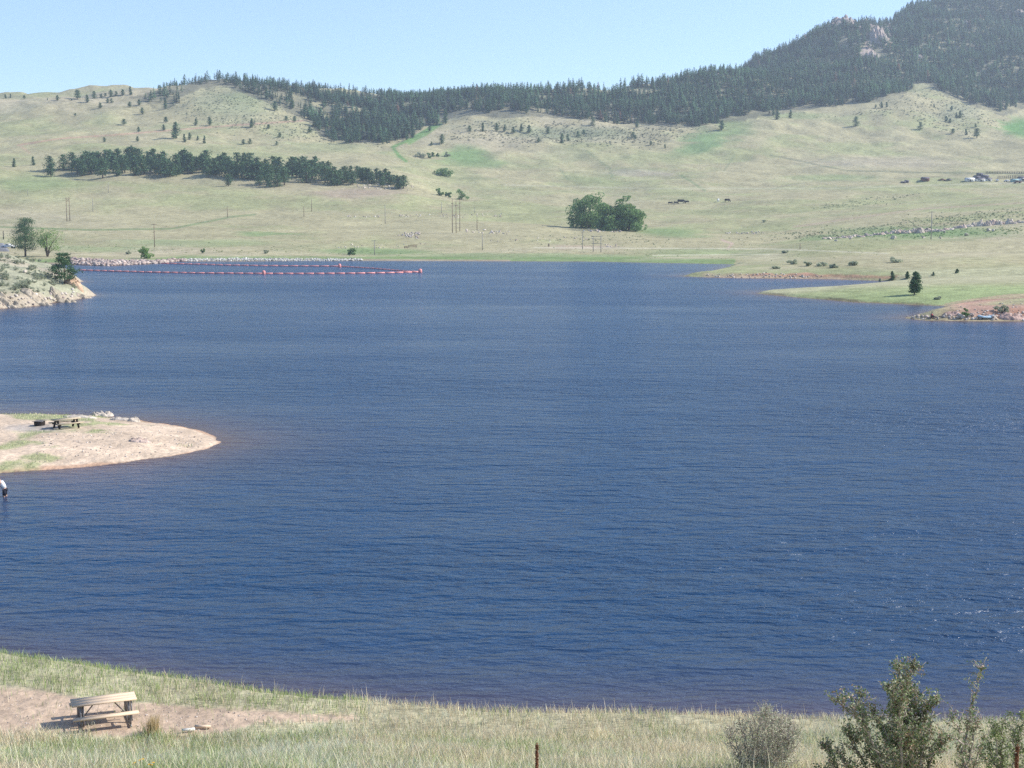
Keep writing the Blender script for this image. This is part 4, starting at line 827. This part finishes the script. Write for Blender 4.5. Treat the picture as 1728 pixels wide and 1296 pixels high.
def picnic_far():
    p = at(112, 722); e = empty('picnic_table', p, R(42)); e.scale = (.9, .9, .9); L = 2.4
    MB().box((0, 0, .77), (L, .8, .07)).build('top', M['table_top'], e)
    for s in (-1, 1): MB().box((0, s*.72, .46), (L, .28, .07)).build('seat', M['table_top'], e)
    for x in (-.85, .85):
        f = MB(); f.box((x, 0, .7), (.1, .78, .12)); f.box((x, 0, .38), (.1, 1.65, .12))
        for s in (-1, 1): f.box((x, s*.4, .35), (.12, .14, .82), rx=s*.5)
        f.build('leg_frame', M['dark_wood'], e)
    tag(e, 'dark-legged picnic table with straw-coloured top on the sandy peninsula', 'picnic table')
picnic_far()
def fire_ring():
    p = at(67, 718); e = empty('fire_grill', p); n = 14; mb = MB()
    a = np.arange(n)*2*np.pi/n
    for rr_, in ((.42,), (.36,)):
        V = [(rr_*math.cos(t), rr_*math.sin(t), z) for z in (-.05, .33) for t in a]; mb.add(V, [[i, (i+1) % n, n+(i+1) % n, n+i] for i in range(n)])
    mb.build('ring', M['dark_wood'], e); g = MB()
    for k in range(-3, 4): g.box((k*.1, 0, .38), (.02, .9, .02))
    g.box((0, .44, .38), (.9, .03, .03)); g.box((0, -.44, .38), (.9, .03, .03)); g.build('grate', M['steel'], e)
    tag(e, 'dark steel fire ring with a grate beside the peninsula picnic table', 'fire ring')
fire_ring()
p = at(318, 1236); tag(MB().box((0, 0, .06), (.40, .09, .07), rz=R(18)).build('plank', M['plank_white'], None, loc=p+Vector((0, 0, .03))), 'short white painted board lying on the dirt', 'board')
p = at(342, 1230); tag(MB().box((0, 0, .05), (.5, .12, .06), rz=R(-3)).build('plank', M['plank'], None, loc=p+Vector((0, 0, .03))), 'short tan timber offcut lying beside the white board', 'board')

# ------------------------------------------------------------------ people
def skin_body(name, verts, edges, rads, m, parent, root=0):
    me = bpy.data.meshes.new(name); me.from_pydata(verts, edges, []); me.materials.append(m); o = obj(name, me, parent)
    md = o.modifiers.new('skin', 'SKIN'); sv = me.skin_vertices[0].data
    for i, r_ in enumerate(rads): sv[i].radius = (r_, r_)
    sv[root].use_root = True
    md.use_smooth_shade = True; o.modifiers.new('sub', 'SUBSURF').render_levels = 1; return o
def wader():
    x, y = z0(9, 838); e = empty('person', (x, y, -.42), R(180))   # faces away towards -x
    e.scale = (.95, .95, .95)
    # x forward, bent at the hip, arms reaching down in front
    V = [(0, 0, .92), (.06, 0, 1.08), (.17, 0, 1.27), (.27, 0, 1.42), (.33, 0, 1.50), (.38, 0, 1.58), (.42, 0, 1.68),
         (.02, .1, .85), (.05, .11, .46), (0, .11, .05), (.12, .11, .02), (.02, -.1, .85), (-.02, -.11, .46), (-.06, -.11, .05), (.06, -.11, .02),
         (.27, .19, 1.38), (.33, .24, 1.12), (.52, .2, .95), (.60, .19, .9), (.27, -.19, 1.38), (.34, -.24, 1.12), (.54, -.2, .97), (.62, -.19, .92)]
    E = [(0, 1), (1, 2), (2, 3), (3, 4), (4, 5), (5, 6), (0, 7), (7, 8), (8, 9), (9, 10), (0, 11), (11, 12), (12, 13), (13, 14), (3, 15), (15, 16), (16, 17), (17, 18), (3, 19), (19, 20), (20, 21), (21, 22)]
    r_ = [.14, .135, .15, .13, .06, .08, .085, .095, .065, .045, .04, .095, .065, .045, .04, .07, .05, .037, .035, .07, .05, .037, .035]
    skin_body('body', V, E, r_, M['skin'], e)
    sh = MB()
    sh.tube([(0, 0, .98), (0, 0, .84)], [.165, .18], 12)
    for s in (-1, 1): sh.tube([(.01, .1*s, .9), (.03, .11*s, .55)], [.12, .105], 10)
    sh.build('shorts', M['darkcloth'], e, True)
    MB().tube([(.05, 0, 1.0), (.14, 0, 1.2), (.25, 0, 1.4), (.28, 0, 1.46)], [.165, .175, .165, .10], 12).build('vest', M['white'], e, True)
    MB().tube([(.40, 0, 1.66), (.41, 0, 1.72), (.42, 0, 1.78), (.42, 0, 1.80)], [.105, .10, .07, .02], 12).box((.52, 0, 1.69), (.12, .14, .02)).build('cap', M['redcloth'], e, True)
    for s in (-1, 1):
        for k in range(4): MB().tube([(.61, .19*s+(k-1.5)*.018, .90), (.65, .19*s+(k-1.5)*.02, .87), (.66, .19*s+(k-1.5)*.018, .84)], .009, 5).build('finger', M['skin'], e)
    tag(e, 'person in red cap, white vest and dark shorts wading knee-deep and bending forward', 'person')
wader()
def sitter():
    p = at(1572, 537); e = empty('person', p+Vector((0, 0, .0)), R(-90))
    V = [(0, 0, .18), (.02, 0, .36), (.05, 0, .55), (.09, 0, .68), (.12, 0, .76), (.14, 0, .86), (.1, .1, .16), (.42, .14, .42), (.55, .13, .05), (.1, -.1, .16), (.42, -.14, .42), (.55, -.13, .05),
         (.08, .19, .62), (.2, .24, .4), (.42, .12, .44), (.08, -.19, .62), (.2, -.24, .4), (.42, -.1, .44)]
    E = [(0, 1), (1, 2), (2, 3), (3, 4), (4, 5), (0, 6), (6, 7), (7, 8), (0, 9), (9, 10), (10, 11), (3, 12), (12, 13), (13, 14), (3, 15), (15, 16), (16, 17)]
    skin_body('body', V, E, [.15, .14, .15, .06, .08, .09, .1, .07, .05, .1, .07, .05, .07, .05, .04, .07, .05, .04], M['skin'], e)
    MB().tube([(0, 0, .2), (.02, 0, .4), (.06, 0, .62), (.08, 0, .7)], [.19, .18, .19, .1], 12).build('shirt', M['redcloth'], e, True)
    s_ = MB()
    for s in (-1, 1): s_.tube([(.06, .1*s, .17), (.44, .14*s, .44), (.55, .13*s, .12)], [.12, .09, .07], 9)
    s_.build('trousers', M['darkcloth'], e, True)
    MB().tube([(.13, 0, .88), (.13, 0, .98), (.13, 0, .99)], [.1, .07, .02], 10).build('hair', M['dark_wood'], e, True)
    tag(e, 'person in a red shirt sitting at the waterline of the red earth spit', 'person')
sitter()
p = at(1664, 537); e = empty('inflatable_raft', p+Vector((0, 0, .1)), .15); e.scale = (1.1, 1.0, .9)
a = np.linspace(0, 2*np.pi, 25); MB().tube(np.stack([1.1*np.cos(a), .55*np.sin(a), .2+.12*np.cos(a*2)], 1), .17, 8).build('tube', M['blue'], e, True); MB().box((.1, 0, .12), (1.7, .7, .06), ry=.1).build('raft_floor', M['white'], e); tag(e, 'crumpled pale blue and white inflatable raft lying on the boulders', 'raft')

# ------------------------------------------------------------------ road on the rocky point
def road():
    Q = []; n = 16
    for i in range(n):
        f = i/(n-1); a = at(-60+f*76, 425-.5*f+8*f*f*.0); b = at(-60+f*66, 413-f*1.5)
        Q += [a, b]
    V = np.array([[q.x, q.y, q.z+.35] for q in Q]); F_ = [[2*i, 2*i+2, 2*i+3, 2*i+1] for i in range(n-1)]
    V2 = V-np.array([0, 0, 1.2]); m = len(V)
    sk = [[2*i+m, 2*i+2+m, 2*i+2, 2*i] for i in range(n-1)]+[[2*n-2+m, 2*n-1+m, 2*n-1, 2*n-2]]
    tag(obj('road', mesh('road', np.concatenate([V, V2]), [np.array(F_+sk)], M['asphalt'])), kind='structure')
road()
pole(6, 404, 390, 'dark short post beside the road at the field edge', (), 'dark_wood', 'post', .2)

# ------------------------------------------------------------------ near grass
def grass():
    r = np.random.default_rng(51); VV = []; CC = []; QQ = []; off = 0
    def blades(x, y, hgt, w, col, lean):
        nonlocal off
        n = len(x); z = HH(x, y); a = r.uniform(0, 6.283, n); w = w*np.ones(n); c, s_ = np.cos(a)*w*.5, np.sin(a)*w*.5
        la = r.uniform(0, 6.283, n); lx, ly = np.cos(la)*lean*hgt+.06*hgt, np.sin(la)*lean*hgt
        V = np.stack([np.stack([x-c, y-s_, z-.03], 1), np.stack([x+c, y+s_, z-.03], 1), np.stack([x+c*.8+lx*.35, y+s_*.8+ly*.35, z+hgt*.6], 1), np.stack([x-c*.8+lx*.35, y-s_*.8+ly*.35, z+hgt*.6], 1), np.stack([x+lx, y+ly, z+hgt], 1)], 1)
        b = off+np.arange(n)[:, None]*5; QQ.append((b+np.array([0, 1, 2, 3]), b+np.array([3, 2, 4]))); off += 5*n
        VV.append(V.reshape(-1, 3)); CC.append(np.repeat(col, 5, 0))
    STR, GRN, SIL, TAN = np.array([.76, .68, .45]), np.array([.36, .44, .18]), np.array([.56, .60, .46]), np.array([.68, .55, .39])
    def cover(n, y0, y1, hmin, hmax, w, tl):
        y = r.uniform(y0, y1, n); x = r.uniform(-tl, tl, n)*y
        h = HH(x, y); px, py = proj(x, y, h); n1 = fbm(x, y, 2.2, 3, 55); n2 = fbm(x, y, .6, 2, 56); n3 = fbm(x, y, 6, 2, 57)
        k = (h > .06) & (~inpoly(px+n2*60+n1*50, py+n2*18+n1*12, DIRT) | (r.random(n) < .05)) & (r.random(n) < .55+1.3*n2+.4)
        x, y, px, py, n1, n2, n3 = [q[k] for q in (x, y, px, py, n1, n2, n3)]; m = len(x); u = r.random(m)
        gleft = (py < 1215)*(px < 620)*1.0                        # greener bank on the left shore
        pg = np.clip(.22+1.3*n1+.7*gleft+.1*(px < 500), .03, .9); ps = np.clip(.28+1.2*n3-.3*gleft+.15*(px < 600), .02, .7); 
        col = np.where((u < pg)[:, None], GRN, np.where((u < pg+ps*(1-pg))[:, None], SIL, np.where((r.random(m) < .6)[:, None], STR, TAN)))
        col = col*r.uniform(.75, 1.2, m)[:, None]
        blades(x, y, r.uniform(hmin, hmax, m)*(1+.9*n2), w, col, .5)
    cover(90000, 40.5, 57, .10, .30, .016, .45); cover(170000, 24, 42, .14, .40, .014, .42); cover(60000, 15, 25, .15, .4, .010, .45)
    # tall seed stalks
    y = np.concatenate([r.uniform(26, 46, 1200), r.uniform(43.5, 47.5, 800)]); x = r.uniform(-.42, .42, 2000)*y; h = HH(x, y); px, py = proj(x, y, h); k = (h > .08) & (~inpoly(px, py, DIRT) | (r.random(2000) < .12)); x, y = x[k], y[k]
    blades(x, y, r.uniform(.22, .62, len(x)), .016, np.array([.72, .62, .44])*r.uniform(.8, 1.1, len(x))[:, None], .2)
    y = r.uniform(19, 34, 1500); x = r.uniform(-.4, .42, 1500)*y; blades(x, y, r.uniform(.4, .9, 1500), .011, np.array([.82, .75, .54])*r.uniform(.8, 1.1, 1500)[:, None], .35)
    # bunch of reddish straw by the table
    p = at(258, 1240); x = p.x+r.normal(size=260)*.09; y = p.y+r.normal(size=260)*.12; blades(x, y, r.uniform(.3, .75, 260), .014, np.array([.62, .48, .26])*r.uniform(.8, 1.1, 260)[:, None], .2)
    # sparse tufts on the peninsula
    y = r.uniform(88, 135, 30000); x = r.uniform(-.42, -.20, 30000)*y; h = HH(x, y); px, py = proj(x, y, h)
    k = (h > .03) & (sstep(.02, .16, fbm(x, y, 3.0, 4, 77)+.14*blob(px, py, 40, 760, 170, 30)+.20*blob(px, py, 90, 700, 120, 14)-.07+.06*blob(px, py, 60, 788, 170, 12)) > .35+r.random(len(x))) & (blob(px, py, 100, 722, 60, 8) < .3)
    x, y = x[k], y[k]; blades(x, y, r.uniform(.05, .16, len(x)), .035, np.where((r.random(len(x)) < .6)[:, None], GRN*1.1, STR)*r.uniform(.8, 1.2, len(x))[:, None], .4)
    me = mesh('grass', np.concatenate(VV), [np.concatenate([q[0] for q in QQ]), np.concatenate([q[1] for q in QQ])], M['grass'], np.concatenate(CC)); return me
tag(obj('grass', grass()), 'tall pale straw and green grass over the near bank and the peninsula', 'grass', kind='stuff')

# ------------------------------------------------------------------ foreground shrubs, mullein stalks, flowers
def P3(px_, py_, y): t_, s_ = ts(px_, py_); return np.array([t_*y, y, CZ+s_*y])
def leafy(name, stems, y0, label, lsize, dens, seed, cols, twigs=4, tw=.25, spread=.35, top=False):
    r = np.random.default_rng(seed); base = np.mean([P3(*s[-1], y0) for s in stems], 0); gz = float(HH(np.array([base[0]]), np.array([base[1]]))[0])
    e = empty(name, (base[0], base[1], gz)); o = np.array([base[0], base[1], gz]); st = MB(); LP = []; LC = []
    for s in stems:
        dy = r.uniform(-spread, spread); P = np.array([P3(a, b, y0+dy) for a, b in s])
        foot = np.array([o[0]+(P[-1][0]-o[0])*.6, y0+dy*.4, gz-.1])
        P = np.vstack([P, foot]); n = len(P)
        Q = np.concatenate([P[i]+(P[i+1]-P[i])*np.linspace(0, 1, 7)[:-1, None] for i in range(n-1)]+[P[-1:]]); Q = Q+np.r_[np.zeros((1, 3)), r.normal(size=(len(Q)-1, 3))*.012]
        st.tube(Q-o, np.linspace(.004, .016, len(Q)), 5)
        L = np.linalg.norm(np.diff(Q, axis=0), axis=1).sum(); m = int(L*dens); idx = r.uniform(0, len(Q)-1.01, m); i0 = idx.astype(int); w = (idx-i0)[:, None]
        ctr = Q[i0]*(1-w)+Q[i0+1]*w; LP.append(ctr+r.normal(size=(m, 3))*.022)
        for k in range(int(L*twigs*4)):
            j = r.integers(2, len(Q)-1); d = r.normal(size=3); d[2] = abs(d[2])*1.1+.25; d /= np.linalg.norm(d); l = tw*r.uniform(.3, 1)*(.4+.6*min(1, j/8)); a_, b_ = Q[j], Q[j]+d*l; mid = (a_+b_)/2+r.normal(size=3)*.03*l/.2
            st.tube([a_-o, mid-o, b_-o], [.005, .004, .002], 4); m = int(l*dens*.9); u = r.uniform(.15, 1.05, m)[:, None]; LP.append(a_+(b_-a_)*u+r.normal(size=(m, 3))*.018)
    LP = np.concatenate(LP); LP = LP[LP[:, 2] > gz]
    V, Q = leafquads(LP-o, lsize*r.uniform(.6, 1.3, len(LP)), r=r); c = np.array(cols)[r.choice(len(cols), len(LP))]*r.uniform(.7, 1.3, len(LP))[:, None]
    st.build('stems', M['twig'], e); obj('leaves', mesh('leaves', V, [Q], M['mahog'], np.repeat(c, 4, 0)), e); tag(e, label, 'shrub'); return e
MC = [(.14, .20, .08), (.18, .25, .10), (.25, .30, .13), (.42, .29, .19), (.36, .38, .23)]
big = [[(1514, 1108), (1516, 1138), (1524, 1165), (1520, 1209), (1528, 1265)], [(1546, 1115), (1536, 1138), (1528, 1168), (1530, 1215), (1534, 1268)], [(1496, 1156), (1506, 1170), (1514, 1200), (1522, 1260)], [(1547, 1158), (1545, 1190), (1538, 1225), (1535, 1270)], [(1530, 1150), (1528, 1180), (1526, 1230), (1528, 1280)], [(1503, 1172), (1510, 1210), (1520, 1275)],
       [(1401, 1175), (1424, 1194), (1451, 1215), (1473, 1252), (1490, 1296)], [(1451, 1162), (1452, 1197), (1460, 1230), (1480, 1290)], [(1470, 1196), (1484, 1220), (1500, 1250), (1510, 1296)], [(1584, 1177), (1566, 1196), (1552, 1222), (1545, 1280)], [(1420, 1228), (1440, 1250), (1460, 1290)], [(1386, 1252), (1400, 1275), (1420, 1310)], [(1380, 1290), (1410, 1320)], [(1410, 1262), (1430, 1290), (1450, 1320)],
       [(1575, 1215), (1560, 1250), (1550, 1300)], [(1600, 1240), (1580, 1270), (1560, 1310)], [(1490, 1225), (1500, 1260), (1510, 1300)], [(1512, 1225), (1514, 1262), (1520, 1300)], [(1540, 1222), (1542, 1260), (1540, 1310)], [(1465, 1250), (1475, 1280), (1490, 1310)]]
leafy('mountain_shrub', big, 14.5, 'large dark leafy shrub with upright shoots in front of the lake, mid-size leaves', .029, 185, 61, MC, 6, .27)
leafy('mountain_shrub', [[(1665, 1109), (1655, 1145), (1642, 1185), (1633, 1222), (1627, 1270)], [(1600, 1205), (1615, 1222), (1625, 1262), (1630, 1300)], [(1655, 1205), (1645, 1240), (1632, 1300)], [(1668, 1230), (1655, 1265), (1640, 1310)], [(1618, 1250), (1624, 1290), (1630, 1320)]], 14.2, 'tall single-shoot shrub just right of the large dark shrub', .026, 130, 62, MC, 4, .22)
leafy('light_shrub', [[(1702, 1200), (1692, 1228), (1690, 1270), (1695, 1310)], [(1728, 1195), (1722, 1235), (1715, 1300)], [(1675, 1215), (1680, 1250), (1690, 1310)], [(1660, 1240), (1672, 1270), (1690, 1320)], [(1745, 1200), (1735, 1250), (1725, 1310)], [(1715, 1225), (1712, 1260), (1710, 1310)], [(1650, 1262), (1668, 1290), (1690, 1330)], [(1765, 1220), (1745, 1270), (1725, 1330)]], 16.5, 'yellow-green leafy shrub at the corner behind the tall single shoot', .028, 150, 63, [(.24, .30, .11), (.30, .35, .14), (.18, .24, .09)], 6, .26)
tw_ = []
rs = np.random.default_rng(64)
for k in range(34):
    a = rs.uniform(1222, 1350); tp = np.interp(a, [1222, 1260, 1290, 1310, 1350], [1215, 1188, 1168, 1190, 1222])+rs.uniform(-4, 25); b0 = 1288+(a-1288)*.55; tw_.append([(a, tp), (a*.5+b0*.5+rs.normal()*3, (tp+1290)/2), (b0, 1296)])
leafy('twiggy_shrub', tw_, 25, 'grey twiggy shrub with sparse small leaves on the grassy bank', .030, 48, 65, [(.42, .44, .28), (.50, .48, .34), (.34, .38, .23)], 7, .5, .9)
def mullein(px_, top, y, thick, label):
    p = P3(px_, top, y); gz = float(HH(np.array([p[0]]), np.array([p[1]]))[0]); e = empty('mullein_stalk', (p[0], p[1], gz)); h_ = p[2]-gz; mb = MB()
    MB().tube([(0, 0, -.1), (.02, 0, h_*.5), (0, 0, h_*.75)], .008, 6).build('stem', M['stalk'], e); zs = np.linspace(h_-.5 if h_ > .7 else h_*.3, h_, 26); r = np.random.default_rng(3)
    mb.tube(np.stack([0*zs+.003*r.normal(size=26), 0*zs, zs], 1), thick*(.75+.5*r.random(26))*np.r_[np.linspace(1, 1, 22), .9, .8, .6, .3], 9)
    for i in range(160): a = r.random()*6.28; z = r.uniform(zs[0], h_-.02); mb.box((math.cos(a)*thick, math.sin(a)*thick, z), (.012, .012, .014), rz=a)
    mb.build('seed_head', M['stalk'], e); tag(e, label, 'dried plant')
mullein(906, 1253, 19, .018, 'dry brown mullein seed stalk rising from the grass near the middle of the bank'); mullein(1717, 1255, 15.5, .017, 'dry brown mullein stalk in front of the yellow-green shrub')
for i, (a, b) in enumerate([(225, 1290), (228, 1287), (236, 1283), (241, 1281), (252, 1290), (256, 1291), (259, 1287)]):
    q = P3(a, b, 23.5); gz = float(HH(np.array([q[0]]), np.array([q[1]]))[0]); e = empty('wildflower', (q[0], q[1], gz)); h_ = max(q[2]-gz, .1)
    MB().tube([(0, 0, 0), (.01, 0, h_)], .004, 4).build('stem', M['leaf'], e); fl = MB()
    for k in range(7): c_, s_ = math.cos(k*.9), math.sin(k*.9); fl.add([(0, 0, h_), (c_*.02-s_*.008, s_*.02+c_*.008, h_+.008), (c_*.032, s_*.032, h_), (c_*.02+s_*.008, s_*.02-c_*.008, h_+.008)], [[0, 1, 2, 3]])
    fl.build('petals', M['petal'], e); tag(e, f'small yellow flower low in the foreground grass, {ordw(i+1)} of the cluster', 'flower', 'yellow flowers in the grass')

# ------------------------------------------------------------------ light, sky, haze, camera
SUN_EL, SUN_AZ = 38.0, 82.0      # azimuth clockwise from +Y (view direction)
w = bpy.data.worlds.new('World'); bpy.context.scene.world = w; w.use_nodes = True; N = w.node_tree.nodes; bg = N['Background']
sky = N.new('ShaderNodeTexSky'); sky.sky_type = 'NISHITA'; sky.sun_disc = False; sky.sun_elevation = R(SUN_EL); sky.sun_rotation = R(SUN_AZ); sky.altitude = 2000; sky.air_density = 1.0; sky.dust_density = 1.8; sky.ozone_density = 3.4
w.node_tree.links.new(sky.outputs[0], bg.inputs[0]); bg.inputs[1].default_value = .15
s = bpy.data.lights.new('sun', 'SUN'); s.energy = 4.3; s.angle = R(.5); s.color = (1, .955, .88); so = bpy.data.objects.new('sun', s); C.objects.link(so)
dv = Vector((math.sin(R(SUN_AZ))*math.cos(R(SUN_EL)), math.cos(R(SUN_AZ))*math.cos(R(SUN_EL)), math.sin(R(SUN_EL)))); so.rotation_euler = dv.to_track_quat('Z', 'Y').to_euler(); so.location = (300, 0, 500)
HAZE = True
if HAZE:
    hm = bpy.data.materials.new('haze'); hm.use_nodes = True; n = hm.node_tree.nodes; n.remove(n['Principled BSDF']); v = n.new('ShaderNodeVolumePrincipled'); v.inputs['Color'].default_value = (.74, .86, 1, 1); v.inputs['Density'].default_value = .00017; v.inputs['Anisotropy'].default_value = .2
    hm.node_tree.links.new(v.outputs[0], n['Material Output'].inputs['Volume'])
    tag(MB().box((0, 1620, 235), (8400, 3500, 486)).build('haze', hm), kind='stuff')
cam = bpy.data.cameras.new('camera'); cam.sensor_width = 36; cam.lens = 36*F/W0; cam.clip_end = 20000; cam.clip_start = .1
co = bpy.data.objects.new('camera', cam); C.objects.link(co); co.location = (0, 0, CZ); co.rotation_euler = (R(90)-PITCH, 0, 0)
sc = bpy.context.scene; sc.camera = co
sc.view_settings.view_transform = 'Standard'; sc.view_settings.look = 'None'; sc.view_settings.exposure = .68; sc.view_settings.gamma = 1
sc.render.engine = 'CYCLES'; sc.cycles.max_bounces = 5; sc.cycles.diffuse_bounces = 2; sc.cycles.glossy_bounces = 2; sc.cycles.transmission_bounces = 2; sc.cycles.volume_bounces = 0; sc.cycles.sample_clamp_direct = 2.0; sc.cycles.sample_clamp_indirect = 2.0; sc.cycles.use_denoising = False
